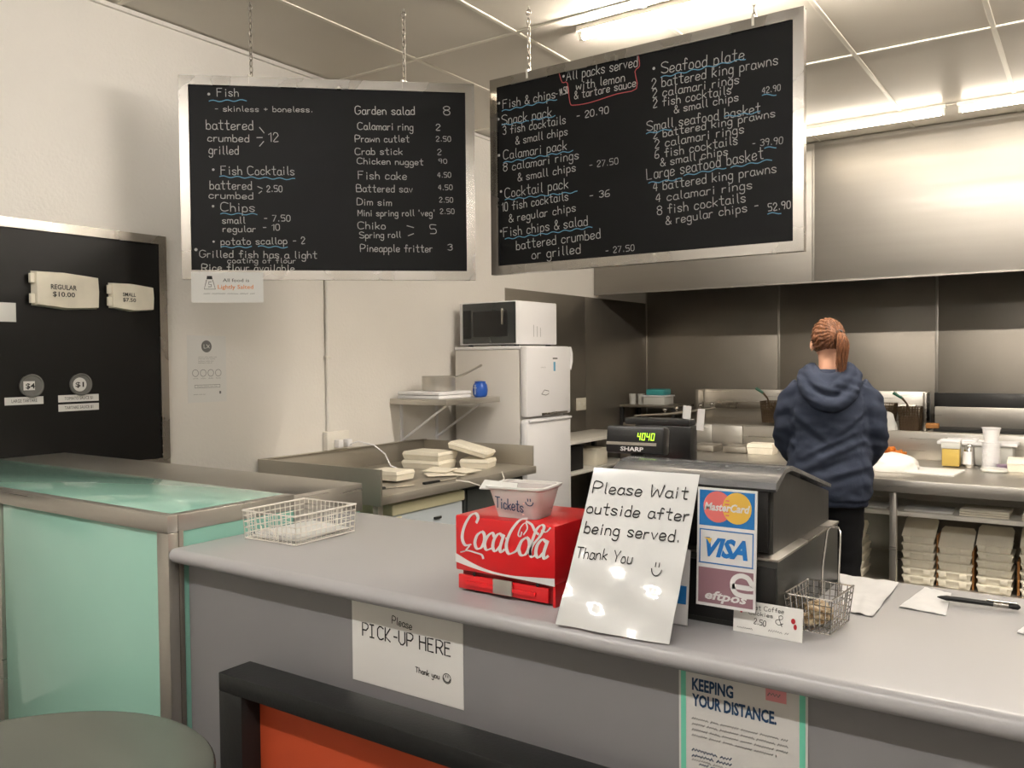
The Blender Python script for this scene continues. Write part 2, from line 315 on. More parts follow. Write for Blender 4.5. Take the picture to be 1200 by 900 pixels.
LS= [[(0.393, 0.776), (0.415, 0.749)], [(0.379, 0.724), (0.406, 0.725)], [(0.392, 0.681), (0.412, 0.705)], [(0.379, 0.475), (0.401, 0.466)], [(0.384, 0.441), (0.398, 0.452)], [(1.135, 0.284), (1.169, 0.275)], [(1.141, 0.232), (1.169, 0.243)]]
LB= [[(0.147, 0.902), (0.33, 0.911)], [(0.192, 0.523), (0.565, 0.516)], [(0.193, 0.334), (0.373, 0.334)], [(0.192, 0.165), (0.343, 0.167)], [(0.376, 0.17), (0.522, 0.166)]]
RT= [('*', 0.046, 0.898, 0.063, 0.897, 0.024), ('Fish & chips', 0.079, 0.877, 0.404, 0.877, 0.044), ('- 14.50', 0.41, 0.88, 0.48, 0.887, 0.033), ('*', 0.447, 0.963, 0.462, 0.963, 0.023), ('All packs served', 0.471, 0.95, 0.865, 0.943, 0.048), ('with lemon', 0.527, 0.891, 0.797, 0.885, 0.041), ('& tartare sauce', 0.518, 0.848, 0.856, 0.849, 0.038), ('*', 0.041, 0.814, 0.057, 0.813, 0.024), ('Snack pack', 0.072, 0.792, 0.38, 0.785, 0.05), ('- 20.90', 0.526, 0.747, 0.708, 0.748, 0.032), ('3 fish cocktails', 0.078, 0.74, 0.464, 0.737, 0.043), ('& small chips', 0.16, 0.677, 0.475, 0.678, 0.04), ('*', 0.043, 0.623, 0.059, 0.622, 0.024), ('Calamari pack', 0.08, 0.609, 0.469, 0.606, 0.047), ('8 calamari rings', 0.08, 0.546, 0.538, 0.55, 0.043), ('& small chips', 0.172, 0.483, 0.52, 0.491, 0.04), ('- 27.50', 0.598, 0.494, 0.759, 0.494, 0.029), ('*', 0.053, 0.43, 0.07, 0.429, 0.024), ('Cocktail pack', 0.088, 0.405, 0.476, 0.411, 0.05), ('10 fish cocktails', 0.067, 0.336, 0.476, 0.351, 0.044), ('& regular chips', 0.114, 0.273, 0.519, 0.29, 0.04), ('- 36', 0.597, 0.341, 0.711, 0.343, 0.032), ('*', 0.051, 0.219, 0.067, 0.219, 0.024), ('Fish chips & salad', 0.076, 0.2, 0.587, 0.214, 0.047), ('battered crumbed', 0.158, 0.125, 0.659, 0.143, 0.046), ('or grilled', 0.255, 0.07, 0.545, 0.077, 0.046), ('- 27.50', 0.686, 0.063, 0.844, 0.066, 0.028), ('*', 0.941, 0.903, 0.961, 0.9, 0.024), ('Seafood plate', 0.99, 0.884, 1.385, 0.867, 0.05), ('2 battered king prawns', 0.941, 0.822, 1.536, 0.816, 0.044), ('2 calamari rings', 0.945, 0.778, 1.363, 0.768, 0.039), ('2 fish cocktails', 0.948, 0.732, 1.326, 0.729, 0.039), ('& small chips', 1.055, 0.687, 1.36, 0.692, 0.035), ('42.90', 1.468, 0.704, 1.547, 0.702, 0.025), ('Small seafood basket', 0.915, 0.627, 1.458, 0.621, 0.044), ('2 battered king prawns', 0.948, 0.586, 1.524, 0.593, 0.035), ('2 calamari rings', 0.956, 0.54, 1.385, 0.545, 0.039), ('6 fish cocktails', 0.956, 0.491, 1.356, 0.5, 0.039), ('& small chips', 0.985, 0.451, 1.311, 0.459, 0.036), ('- 39.90', 1.421, 0.478, 1.557, 0.472, 0.028), ('Large seafood basket', 0.913, 0.396, 1.472, 0.419, 0.05), ('4 battered king prawns', 0.947, 0.34, 1.529, 0.351, 0.041), ('4 calamari rings', 0.96, 0.286, 1.421, 0.294, 0.038), ('8 fish cocktails', 0.968, 0.224, 1.392, 0.239, 0.042), ('& regular chips -', 1.012, 0.174, 1.45, 0.198, 0.038), ('52.90', 1.496, 0.187, 1.591, 0.19, 0.031)]
RB= [[(0.073, 0.865), (0.414, 0.867)], [(0.072, 0.792), (0.242, 0.784)], [(0.256, 0.785), (0.403, 0.784)], [(0.08, 0.592), (0.506, 0.593)], [(0.088, 0.395), (0.529, 0.385)], [(0.086, 0.187), (0.614, 0.2)], [(0.987, 0.866), (1.393, 0.87)], [(0.911, 0.615), (1.038, 0.617)], [(1.296, 0.631), (1.458, 0.624)], [(0.922, 0.38), (1.089, 0.379)], [(1.102, 0.392), (1.303, 0.402)], [(1.326, 0.399), (1.51, 0.409)], [(1.469, 0.695), (1.529, 0.688)], [(1.479, 0.463), (1.529, 0.461)], [(1.493, 0.174), (1.55, 0.174)]]
RR= [[(0.871, 0.993), (0.877, 0.941), (0.853, 0.92), (0.86, 0.837), (0.753, 0.831), (0.61, 0.816), (0.517, 0.819), (0.491, 0.837), (0.477, 0.936), (0.447, 0.945), (0.428, 0.999)]]

# ------------------------------------------------------------------ light fittings (the room's lamps and added kitchen tubes)
def light(cx, y, L, label, z=3.438, group='ceiling tubes', mt='tube'):
    t = thing('fluorescent_light', (cx, y, z-.075), label, 'light', group)
    obj('fitting', B(cx-L/2-.02, cx+L/2+.02, y-.032, y+.032, z-.035, z, .006), 'fitting', t)
    for sx in (-1, 1):
        obj('tube_holder', B(cx+sx*(L/2)-.012, cx+sx*(L/2)+.012, y-.015, y+.015, z-.08, z-.033, .003), 'fitting', t)
    obj('tube', MB().tube([(cx-L/2+.012, y, z-.06), (cx+L/2-.012, y, z-.06)], .016, 12), mt, t)
    return t
light(-1.72, 4.15, 1.28, 'lit ceiling tube above the right chalkboard', mt='tube_k')
light(-1.56, 6.99, 1.24, 'left lit tube of the pair in front of the steel hood', mt='tube_dim')
light(-.21, 6.99, 1.24, 'right lit tube of the pair in front of the steel hood', mt='tube_dim')
for X, Y, s_ in ((-2.4, -.38, 'left tube over the customer floor'), (-.9, -.38, 'middle tube over the customer floor'), (.6, -.38, 'right tube over the customer floor'), (-.38, 4.15, 'middle tube added to brighten the kitchen'), (.95, 4.15, 'right tube added to brighten the kitchen')):  # the kitchen pair is unseen, added for more light on the walls
    light(X, Y, 1.28, 'ceiling '+s_+', outside the picture', mt='tube_k' if Y > 4 else 'tube_c')

# ------------------------------------------------------------------ the room
W = -4.15; YB = 8.7; XR = 3.0; YF = -3.0; H = 3.44
obj('floor', B(W-.1, XR+.1, YF-.1, YB+.1, -.1, 0), 'floor', kind='structure')
wl = obj('wall_left', B(W-.1, W, YF-.1, YB+.1, 0, H), 'wall', kind='structure')
wb = obj('wall_back', B(W, XR, YB, YB+.1, 0, H), 'wall', kind='structure')
obj('wall_right', B(XR, XR+.1, YF-.1, YB+.1, 0, H), 'wall', kind='structure')
obj('wall_front', B(W, XR, YF-.1, YF, 0, H), 'wall', kind='structure')
ce = obj('ceiling', B(W-.1, XR+.1, YF-.1, YB+.1, H+.002, H+.1), 'ceil', kind='structure')
gx = [W]+[-3.43+.735*i for i in range(9)]+[XR]; gy = [YF]+[-2+1.5*i for i in range(8)]+[YB]
gx = [g for i, g in enumerate(gx) if i == 0 or g-gx[i-1] > .1]
for i in range(len(gx)-1):
    for j in range(len(gy)-1):
        obj('ceiling_panel', B(gx[i]+.004, gx[i+1]-.004, gy[j]+.004, gy[j+1]-.004, H-.006, H+.002), 'ceil', ce)
for g in gx[1:-1]: obj('batten', B(g-.014, g+.014, YF, YB, H-.012, H-.004, .003), 'batten', ce)
for g in gy[1:-1]: obj('batten', B(W, XR, g-.014, g+.014, H-.0125, H-.0045, .003), 'batten', ce)
obj('cornice', B(W, W+.02, YF, YB, H-.035, H-.013), 'wall', wl)
# steel lining of the cooking corner
obj('steel_sheet', B(W, W+.006, 5.95, 7.32, .1, 2.21, .001), 'steelwall', wl); obj('steel_sheet', B(W, W+.006, 7.325, YB, .1, 2.21, .001), 'steelwall', wl)
xs = [W+.008, -2.666, -1.213, .24, 1.69, XR]
for i in range(5): obj('steel_sheet', B(xs[i]+.003, xs[i+1]-.003, YB-.006, YB, .1, 2.4, .001), 'steelwall', wb)
for x in xs[1:-1]: obj('joint_strip', B(x-.012, x+.012, YB-.013, YB-.006, 1.16, 2.4, .003), 'steel', wb)
obj('corner_strip', B(W+.006, W+.02, YB-.02, YB-.006, 1.1, 2.4, .003), 'steel', wb)
hd = thing('exhaust_hood', (-1.1, 8.1, 2.23), 'long stainless steel exhaust hood filling the wall above the cooking line', 'range hood')
hx = [W+.005, -2.007, .14, 1.9]
for i in range(3): obj('front_panel', B(hx[i]+.002, hx[i+1]-.002, 7.5, 7.515, 2.25, H-.012, .002), 'hood', hd)
for x in hx[1:3]: obj('joint_strip', B(x-.01, x+.01, 7.494, 7.5, 2.25, H-.015, .002), 'hood', hd)
obj('end_panel', B(1.9, 1.915, 7.5, 8.69, 2.24, H-.012), 'hood', hd)
obj('gutter', MB().box(W+.005, 1.9, 7.5, 7.56, 2.235, 2.25).box(W+.005, 1.9, 7.55, 7.56, 2.25, 2.29), 'hood', hd)
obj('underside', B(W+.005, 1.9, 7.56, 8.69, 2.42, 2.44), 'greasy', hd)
for i in range(10):
    x = -4.05+i*.58; obj('grease_filter', MB().box(x, x+.5, 7.75, 8.3, 2.34, 2.37), 'steeldark', hd)
sw = thing('wall_switch', (W+.006, 7.22, 1.12), 'cream double switch plate on the steel side wall beside the fridge', 'switch')
obj('plate', B(W+.006, W+.016, 7.13, 7.31, 1.1, 1.22, .003), 'fencegrey', sw)
for y in (7.175, 7.265): obj('rocker', B(W+.016, W+.022, y-.012, y+.012, 1.14, 1.18, .002), 'offwhite', sw)

# ------------------------------------------------------------------ hanging chalkboards
def chain(pl_top, x, y, z0, z1):
    mb = MB(); z = z0; k = 0
    while z < z1-.005:
        a = (1, 0) if k % 2 == 0 else (0, 1)
        mb.tube([(x+a[0]*.009*math.cos(t), y+a[1]*.009*math.cos(t), z+.017+.019*math.sin(t)) for t in [2*PI*i/10 for i in range(10)]], .003, 5, closed=True)
        z += .031; k += 1
    return mb
def chalkboard(O, U, wd, ht, fr, label, chains, texts):
    pl = Plane(O, U, (0, 0, 1)); t = thing('hanging_menu_board', pl.p(wd/2, 0), label, 'menu board')
    obj('slate', MB().prism([(fr*.5, fr*.5), (wd-fr*.5, fr*.5), (wd-fr*.5, ht-fr*.5), (fr*.5, ht-fr*.5)], pl.O, pl.U, pl.V, pl.N*-.018), 'board', t)
    for q in ([(0, 0), (wd, 0), (wd-fr, fr), (fr, fr)], [(0, ht), (fr, ht-fr), (wd-fr, ht-fr), (wd, ht)], [(0, 0), (fr, fr), (fr, ht-fr), (0, ht)], [(wd, 0), (wd, ht), (wd-fr, ht-fr), (wd-fr, fr)]):
        obj('frame_rail', MB().prism(q, pl.p(0, 0, .010), pl.U, pl.V, pl.N*-.038), 'alu', t)
    for cx in chains:
        p = pl.p(cx, ht, -.01); top = 3.425
        lo = chain(None, p.x, p.y, ht+O[2]-.005, top-.03)
        obj('chain', lo, 'steeldark', t)
        obj('hook', MB().tube([(p.x+.014*math.cos(a), p.y, top-.022+.014*math.sin(a)) for a in [PI*2*i/10 for i in range(10)]], .0035, 6, closed=True).tube([(p.x, p.y, top-.01), (p.x, p.y, H)], .004, 6), 'steeldark', t)
        obj('eye_bolt', MB().box(p.x-.006, p.x+.006, p.y-.022, p.y+.016, ht+O[2]-.035, ht+O[2]+.012), 'fitting', t)
    TT, SL, WV, RDL = texts
    c = MB()
    for a in TT:
        if a[0] == '*': disc(c, pl, (a[1]+a[3])/2, a[2]+a[5]*.5, max(.005, a[5]*.3), n=8)
        else: write(c, pl, *a[:5], a[5]*1.0, .0029 if a[5] < .03 else .0037)
    for l in SL: ribbon(c, pl, l, .004)
    obj('chalk_writing', c, 'chalk', t)
    b = MB()
    for l in WV: wavy(b, pl, l, .0042, e=.0011)
    obj('chalk_underline', b, 'chalkblue', t)
    if RDL:
        r = MB()
        for l in RDL: ribbon(r, pl, cr(l), .004, e=.0011)
        obj('chalk_outline', r, 'chalkred', t)
    return t, pl
ul = (-2.717+3.83, 3.628-2.632, 0)
tb, PLB = chalkboard((-3.83, 2.632, 2.022), ul, 1.4935, 1.028, .047, 'left hanging chalkboard menu with fish, chips and salad prices', (.355, 1.13), (LT, LS, LB, None))
chalkboard((-2.688, 3.74, 2.055), (1, 0, 0), 1.65, 1.038, .046, 'right hanging chalkboard menu with seafood plates and baskets', (.24, 1.43), (RT, [], RB, RR))
# notice taped under the left board
ls = thing('salt_notice', PLB.p(.2, -.12, .012), 'white notice reading Lightly Salted, taped under the left chalkboard', 'sign')
pl = Plane(PLB.p(.045, -.118, .0125), PLB.U, (0, 0, 1)); mb = MB(); sheet(mb, pl, .355, .155); obj('sheet', mb, 'paper', ls)
mb = MB(); printed(mb, pl, 'All food is', .155, .105, .13, .017); scribble(mb, pl, .06, .31, .045, .012, .0018)
poly(mb, pl, [(.075, .118), (.105, .118), (.102, .135), (.078, .135)]); ribbon(mb, pl, [(.075, .115), (.063, .068), (.118, .068), (.105, .115)], .003); ribbon(mb, pl, [(.098, .105), (.086, .105), (.086, .092), (.098, .092), (.098, .08), (.084, .08)], .003)
obj('lettering', mb, 'ink', ls)
mb = MB(); printed(mb, pl, 'Lightly Salted', .13, .07, .175, .02, bold=.01); obj('orange_lettering', mb, 'orange', ls)
# notice on the wall
pl = Plane((W+.0015, 2.87, 1.375), (0, 1, 0), (0, 0, 1)); 
pl.N = Vector((1, 0, 0))
no = thing('wall_notice', (W+.002, 3.0, 1.375), 'white A4 notice with a grey round emblem on the white wall', 'notice')
mb = MB(); sheet(mb, pl, .255, .375, .001); obj('sheet', mb, 'paper', no)
mb = MB(); disc(mb, pl, .125, .315, .034)
for x in (.05, .1, .15, .2): ring(mb, pl, x, .165, .019, .0025); scribble(mb, pl, x-.015, x+.015, .135, .008, .0015)
for i, y in enumerate((.255, .245, .232, .222)): scribble(mb, pl, .07, .19-.01*i, y, .008, .0015)
outline(mb, pl, .045, .082, .21, .098, .002); scribble(mb, pl, .06, .19, .09, .008, .0015); scribble(mb, pl, .035, .11, .045, .007, .0015); rct(mb, pl, .205, .045, .217, .06)
obj('print', mb, 'inkgrey', no)
mb = MB(); ribbon(mb, pl, [(.108, .325), (.108, .305), (.12, .305)], .004, .0012); ribbon(mb, pl, [(.125, .325), (.145, .305), (.145, .325), (.128, .307)], .004, .0012); obj('emblem_mark', mb, 'paper', no)

# ------------------------------------------------------------------ black framed panel on the left wall
pw = Plane((W+.02, 0, 0), (0, 1, 0), (0, 0, 1)); pw.N = Vector((1, 0, 0))
bp_ = thing('wall_display_board', (W, 1.5, 1.06), 'large black display board in an aluminium frame on the left wall', 'display board')
y0, y1, z0, z1 = .3, 2.735, 1.045, 2.275; fr = .045
obj('panel', B(W, W+.02, y0+.02, y1-.02, z0+.02, z1-.02), 'panelblk', bp_)
for q in ([(y0, z0), (y1, z0), (y1-fr, z0+fr), (y0+fr, z0+fr)], [(y0, z1), (y0+fr, z1-fr), (y1-fr, z1-fr), (y1, z1)], [(y0, z0), (y0+fr, z0+fr), (y0+fr, z1-fr), (y0, z1)], [(y1, z0), (y1, z1), (y1-fr, z1-fr), (y1-fr, z0+fr)]):
    obj('frame_rail', MB().prism(q, (W, 0, 0), (0, 1, 0), (0, 0, 1), (.032, 0, 0)), 'alu', bp_)
def sample_box(ya, yb, za, zb, lines, label, d=.06):
    t = thing('sample_carton', (W+.02, (ya+yb)/2, za), label, 'food box', 'sample cartons on the display board')
    yc = (ya+yb)/2; k = .018; X = W+.0205
    pts = [(ya, za+.01), (yc, za-.004), (yb, za+.006), (yb+.004, (za+zb)/2), (yb, zb-.012), (yc, zb), (ya, zb-.002)]
    r0_ = [Vector((X, y, z)) for y, z in pts]; r1_ = [Vector((X+d, yc+(y-yc)*.94, (za+zb)/2+(z-(za+zb)/2)*.93)) for y, z in pts]
    obj('shell', MB().add(r0_+r1_, [tuple(range(6, -1, -1)), tuple(range(7, 14))]+[(i, (i+1) % 7, 7+(i+1) % 7, 7+i) for i in range(7)]), 'cream', t)
    for zz in (za+.02, zb-.06): obj('tuck_flap', B(X+.01, X+d*.8, ya-.016, ya+.004, zz, zz+.045, .003), 'cream', t)
    p2 = Plane((X+d+.0008, 0, 0), (0, 1, 0), (0, 0, 1)); p2.N = Vector((1, 0, 0)); mb = MB(); h = (zb-za)*.13
    for i, s in enumerate(lines): printed(mb, p2, s, yc-.028-len(s)*h*.36, (za+zb)/2-i*h*1.5+h*.1, len(s)*h*.78, h, bold=.012)
    obj('lettering', mb, 'ink', t)
sample_box(2.03, 2.345, 1.865, 2.04, ('REGULAR', '$10.00'), 'larger cream sample carton marked REGULAR on the black wall board', .04)
sample_box(2.41, 2.645, 1.87, 2.01, ('SMALL', '$7.50'), 'smaller cream sample carton marked SMALL on the black wall board', .035)
def lid(y, z, s, label, rnd):
    t = thing('sauce_tub_sample', (W+.02, y, z-.055), label, 'lid', 'clear lids on the display board')
    T = Matrix.Translation((W+.0205, y, z)) @ Matrix.Rotation(PI/2, 4, 'Y')
    obj('lid', MB().lathe([(0, 0), (.055, 0), (.055, .012), (.05, .014), (.046, .008), (0, .008)], (0, 0, 0), 28, T), M['lidm'], t)
    p2 = Plane((W+.0308, 0, 0), (0, 1, 0), (0, 0, 1)); p2.N = Vector((1, 0, 0)); mb = MB()
    if rnd: disc(mb, p2, y-.008, z, .034)
    else: rct(mb, p2, y-.04, z-.02, y+.012, z+.022)
    obj('price_sticker', mb, 'paper', t)
    mb = MB(); printed(mb, p2, s, y-.03, z-.012, .042, .024, bold=.02, e=.0012); obj('lettering', mb, 'ink', t)
M['lidm'] = mat('clear_lid', '#6d6d6a', .25, coat=.5)
lid(2.02, 1.497, '$4', 'clear round lid with a square $4 sticker on the black board', False)
lid(2.255, 1.497, '$1', 'clear round lid with a round $1 sticker on the black board', True)
def strip(ya, yb, z, h, s, label):
    t = thing('label_strip', (W+.02, (ya+yb)/2, z), label, 'label', 'white label strips on the display board')
    p2 = Plane((W+.0212, 0, 0), (0, 1, 0), (0, 0, 1)); p2.N = Vector((1, 0, 0))
    mb = MB(); mb.prism([(ya, z), (yb, z), (yb, z+h), (ya, z+h)], p2.O, p2.U, p2.V, (-.001, 0, 0)); obj('strip', mb, 'paper', t)
    if s: mb = MB(); printed(mb, p2, s, ya+.03, z+h*.3, (yb-ya)-.06, h*.42); obj('lettering', mb, 'ink', t)
strip(1.9, 2.075, 1.41, .036, 'LARGE TARTARE', 'white label strip below the $4 lid')
strip(2.145, 2.347, 1.413, .034, 'TOMATO SAUCE $1', 'upper of two white label strips below the $1 lid')
strip(2.145, 2.347, 1.368, .034, 'TARTARE SAUCE $1', 'lower of two white label strips below the $1 lid')
strip(1.8, 1.96, 1.795, .088, '', 'blank white card at the left edge of the black board')

# ------------------------------------------------------------------ conduit, power point
cd = thing('power_point', (W, 3.92, 1.03), 'white double power point with plugs, fed by the vertical conduit', 'power point')
obj('conduit', MB().tube([(W+.012, 3.9, 1.14), (W+.012, 3.9, H-.02)], .012, 10), 'wall', cd)
obj('conduit_clip', B(W, W+.028, 3.88, 3.92, 1.62, 1.635, .003), 'offwhite', cd)
obj('backbox', B(W, W+.045, 3.86, 4.06, 1.02, 1.14, .006), 'offwhite', cd)
for y in (3.94, 4.02): obj('plug', MB().bbox(W+.045, W+.09, y-.022, y+.022, 1.035, 1.085, .006), 'white', cd)
obj('mains_lead', MB().tube([(W+.09, 4.02, 1.05), (W+.13, 4.05, 1.07), (W+.2, 4.13, 1.04), (W+.25, 4.18, .98), (W+.28, 4.2, .9), (W+.32, 4.22, .885)], .005, 6), 'white', cd)

# ------------------------------------------------------------------ glass-fronted display counter at left
dc = thing('display_counter', (-3.1, 1.78, 0), 'teal glass display counter with stainless frame at the left end of the bar', 'counter')
DX = -2.13; DZ = 1.172; DL = W+.035; y0, yb = 1.4, 2.165
obj('front_rail', B(DL, DX, y0, y0+.034, DZ-.05, DZ, .003), 'steel', dc)
obj('side_rail', B(DX-.033, DX, y0+.034, 1.857, DZ-.05, DZ, .003), 'steel', dc)
for x in (DX-.035, -3.135): obj('corner_post', B(x-.02, x+.035 if x > -3 else x+.03, y0+.001, y0+.034, .1, DZ-.05, .003), 'steel', dc)
obj('corner_post', B(DX-.034, DX+.001, y0+.035, y0+.05, .1, DZ-.045, .002), 'steeldark', dc)
obj('rear_top', B(DL, DX, 1.86, yb, DZ-.1, DZ-.002, .004), 'steel', dc)
obj('rear_top', B(DX-.004, DX+.001, 1.855, yb-.002, DZ-.098, DZ-.003, .001), 'steel', dc, label='folded steel end face')
obj('top_pane', B(DL, DX-.034, y0+.033, 1.857, DZ-.01, DZ-.003, .001), 'teal', dc)
obj('front_pane', B(-3.1, DX-.06, y0+.012, y0+.02, .14, DZ-.052, .001), 'teal', dc)
obj('front_pane', B(DL, -3.155, y0+.012, y0+.02, .14, DZ-.052, .001), 'teal', dc)
obj('side_pane', B(DX-.012, DX-.004, y0+.05, yb-.01, .1, DZ-.047, .001), 'tealside', dc)
obj('body', B(DL, DX-.02, y0+.03, yb-.01, .12, DZ-.11), 'tealside', dc)
obj('plinth', B(DL+.02, DX-.03, y0+.06, yb-.03, 0, .12), 'dgrey', dc)

# ------------------------------------------------------------------ the front counter
ct = thing('front_counter', (0, 1.78, 0), 'long grey laminate service counter with a rounded front edge', 'counter')
CZ = 1.08
r = .02; prof = [(1.40+r+r*math.cos(a), CZ-r+r*math.sin(a)) for a in [PI/2+PI*i/10 for i in range(11)]]
prof = [(2.1, CZ)]+prof+[(2.1, CZ-2*r)]
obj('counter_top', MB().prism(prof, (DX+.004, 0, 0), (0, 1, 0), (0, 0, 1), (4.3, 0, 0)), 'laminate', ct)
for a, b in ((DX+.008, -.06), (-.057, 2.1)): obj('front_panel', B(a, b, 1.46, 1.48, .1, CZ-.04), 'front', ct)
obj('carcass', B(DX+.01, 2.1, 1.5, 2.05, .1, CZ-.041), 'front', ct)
obj('kickboard', B(DX+.03, 2.1, 1.52, 2.0, 0, .1), 'blackm', ct)
def counter_sign(x0, x1, z0, z1, name, label):
    t = thing(name, ((x0+x1)/2, 1.458, z0), label, 'sign'); pl = Plane((x0, 1.4582, z0), (1, 0, 0), (0, 0, 1)); mb = MB(); sheet(mb, pl, x1-x0, z1-z0, .001)
    return t, pl, mb, x1-x0, z1-z0
t, pl, mb, w_, h_ = counter_sign(-1.475, -1.137, .832, 1.04, 'pick_up_sign', 'white sheet reading PICK-UP HERE taped to the counter front')
obj('sheet', mb, 'paper', t); mb = MB()
write(mb, pl, 'Please', .13, .158, .19, .153, .017, .0022); write(mb, pl, 'PICK-UP HERE', .035, .113, .305, .113, .03, .0036, jit=.15, smooth=False)
write(mb, pl, 'Thank you', .2, .058, .27, .055, .012, .0018); smiley(mb, pl, .292, .062, .009, .002); ring(mb, pl, .292, .061, .011, .0018)
obj('handwriting', mb, 'ink', t)
t, pl, mb, w_, h_ = counter_sign(-.632, -.398, .735, 1.042, 'distance_poster', 'white and mint poster reading KEEPING YOUR DISTANCE on the counter front')
obj('sheet', mb, 'postergrey', t); mb = MB(); rct(mb, pl, .004, 0, .014, h_-.002); rct(mb, pl, w_-.014, .0, w_-.004, h_-.002); poly(mb, pl, [(.014, 0), (w_-.014, 0), (w_-.014, .03), (.09, .052), (.014, .075)])
obj('mint_border', mb, 'mint', t)
mb = MB(); printed(mb, pl, 'KEEPING', .026, .258, .078, .021, bold=.035, e=.001); printed(mb, pl, 'YOUR DISTANCE.', .026, .229, .155, .021, bold=.035, e=.001)
for i in range(2): scribble(mb, pl, .026, .1-.0*i, .146-.01*i, .008, .0022, .001)
for i in range(3): scribble(mb, pl, .04, .14-.02*i, .122-.01*i, .006, .0018, .001)
ring(mb, pl, .172, .098, .012, .004, .001); ring(mb, pl, .196, .1, .01, .004, .001)
obj('navy_lettering', mb, 'navy', t)
mb = MB()
for i in range(4): scribble(mb, pl, .026, .2-.02*(i > 2), .205-.0105*i, .006, .0016, .001)
scribble(mb, pl, .026, .09, .128, .006, .0014, .001); obj('small_print', mb, 'inkgrey', t)
mb = MB(); rct(mb, pl, .162, .268, .198, .292, .001); obj('pink_tag', mb, 'pink', t)
mb = MB(); scribble(mb, pl, .166, .194, .28, .008, .002, .0014); obj('tag_print', mb, 'inkgrey', t)

# ------------------------------------------------------------------ cafe table, framed stand
tt = thing('cafe_table', (-1.781, .784, 0), 'round brushed steel cafe table in the bottom left corner', 'table')
c = (-1.781, .784, 0)
obj('table_top', MB().lathe([(0, .725), (.39, .725), (.404, .73), (.41, .738), (.41, .746), (.406, .75), (.40, .7505), (.394, .749), (0, .749)], c, 72), 'tabletop', tt)
obj('column', MB().lathe([(.03, .03), (.03, .725)], c, 20), 'steel', tt)
obj('collar', MB().lathe([(.05, .7), (.08, .724), (0, .724)], c, 20), 'steel', tt)
for k in range(4):
    a = PI/4+k*PI/2; T = Matrix.Translation(c) @ Matrix.Rotation(a, 4, 'Z'); obj('foot', MB().bbox(.02, .3, -.02, .02, .005, .035, .006, T), 'steel', tt)
fs = thing('framed_stand', (-1.17, 1.345, 0), 'black square-framed stand with an orange-red panel before the counter', 'stand')
fx0, fx1, fy0, fy1, fz = -1.765, -.5, 1.29, 1.385, .842; tk = .045
for nm, b in (('top_beam', (fx0, fx1, fy0, fy1, fz-tk, fz)), ('side_post', (fx0, fx0+.085, fy0, fy1, 0, fz-tk)), ('side_post', (fx1-.085, fx1, fy0, fy1, 0, fz-tk)), ('bottom_beam', (fx0+.085, fx1-.085, fy0, fy1, 0, .08))):
    obj(nm, B(*b, .0025), 'framblk', fs)
obj('panel', B(fx0+.085, fx1-.085, fy0+.055, fy0+.065, .08, fz-tk), 'orangered', fs)

# ------------------------------------------------------------------ things on the counter
wbk = thing('wire_basket', (-1.96, 1.73, CZ), 'white square wire basket with papers at the left end of the counter', 'basket')
T = Matrix.Translation((-1.958, 1.728, CZ)) @ Matrix.Rotation(math.radians(2), 4, 'Z')
hx_, hy_, hz_ = .105, .118, .085; mb = MB(); wr = .0016
def rr(mb, z, k, r_): mb.tube([T @ Vector(p) for p in ((-hx_*k, -hy_*k, z), (hx_*k, -hy_*k, z), (hx_*k, hy_*k, z), (-hx_*k, hy_*k, z))], r_, 6, closed=True)
rr(mb, hz_, 1.04, .003); rr(mb, .004, 1, .0025); obj('rim', mb, 'wire', wbk)
mb = MB()
for z in (.018, .035, .052, .069): rr(mb, z, 1+.04*z/hz_, wr)
n = 12
for i in range(n+1):
    x = -hx_+2*hx_*i/n; y = -hy_+2*hy_*i/n
    for s_ in (-1, 1):
        mb.tube([T @ Vector((x, s_*hy_, .004)), T @ Vector((x*1.04, s_*hy_*1.04, hz_))], wr, 4, cap=False); mb.tube([T @ Vector((s_*hx_, y, .004)), T @ Vector((s_*hx_*1.04, y*1.04, hz_))], wr, 4, cap=False)
    mb.tube([T @ Vector((x, -hy_, .004)), T @ Vector((x, hy_, .004))], wr, 4, cap=False)
o = obj('wire_mesh', mb, 'wire', wbk); o['kind'] = 'stuff'
mb = MB()
for s_ in (-1, 1): mb.tube([T @ Vector((s_*.03, -hy_*1.04, hz_*.55)), T @ Vector((s_*.03, -hy_*1.04, hz_*.25)), T @ Vector((s_*.022, -hy_*1.04, .02))], .002, 5)
mb.tube([T @ Vector((.034*math.cos(a), -hy_*1.05, .012+.03*math.sin(a))) for a in [PI*i/10 for i in range(11)]], .002, 6)
obj('handle', mb, 'wire', wbk)
for k in range(3):
    Tp = T @ Matrix.Translation((-.004+.004*k, .006*k, .007+.004*k)) @ Matrix.Rotation(math.radians(3-4*k), 4, 'Z')
    o = obj('paper_sheet', B(-.09, .09, -.1, .1, 0, .003, 0, Tp), 'paper'); tag(o, ['lowest', 'middle', 'topmost'][k]+' white paper pad lying in the white wire basket', 'paper', 'papers in the wire basket')

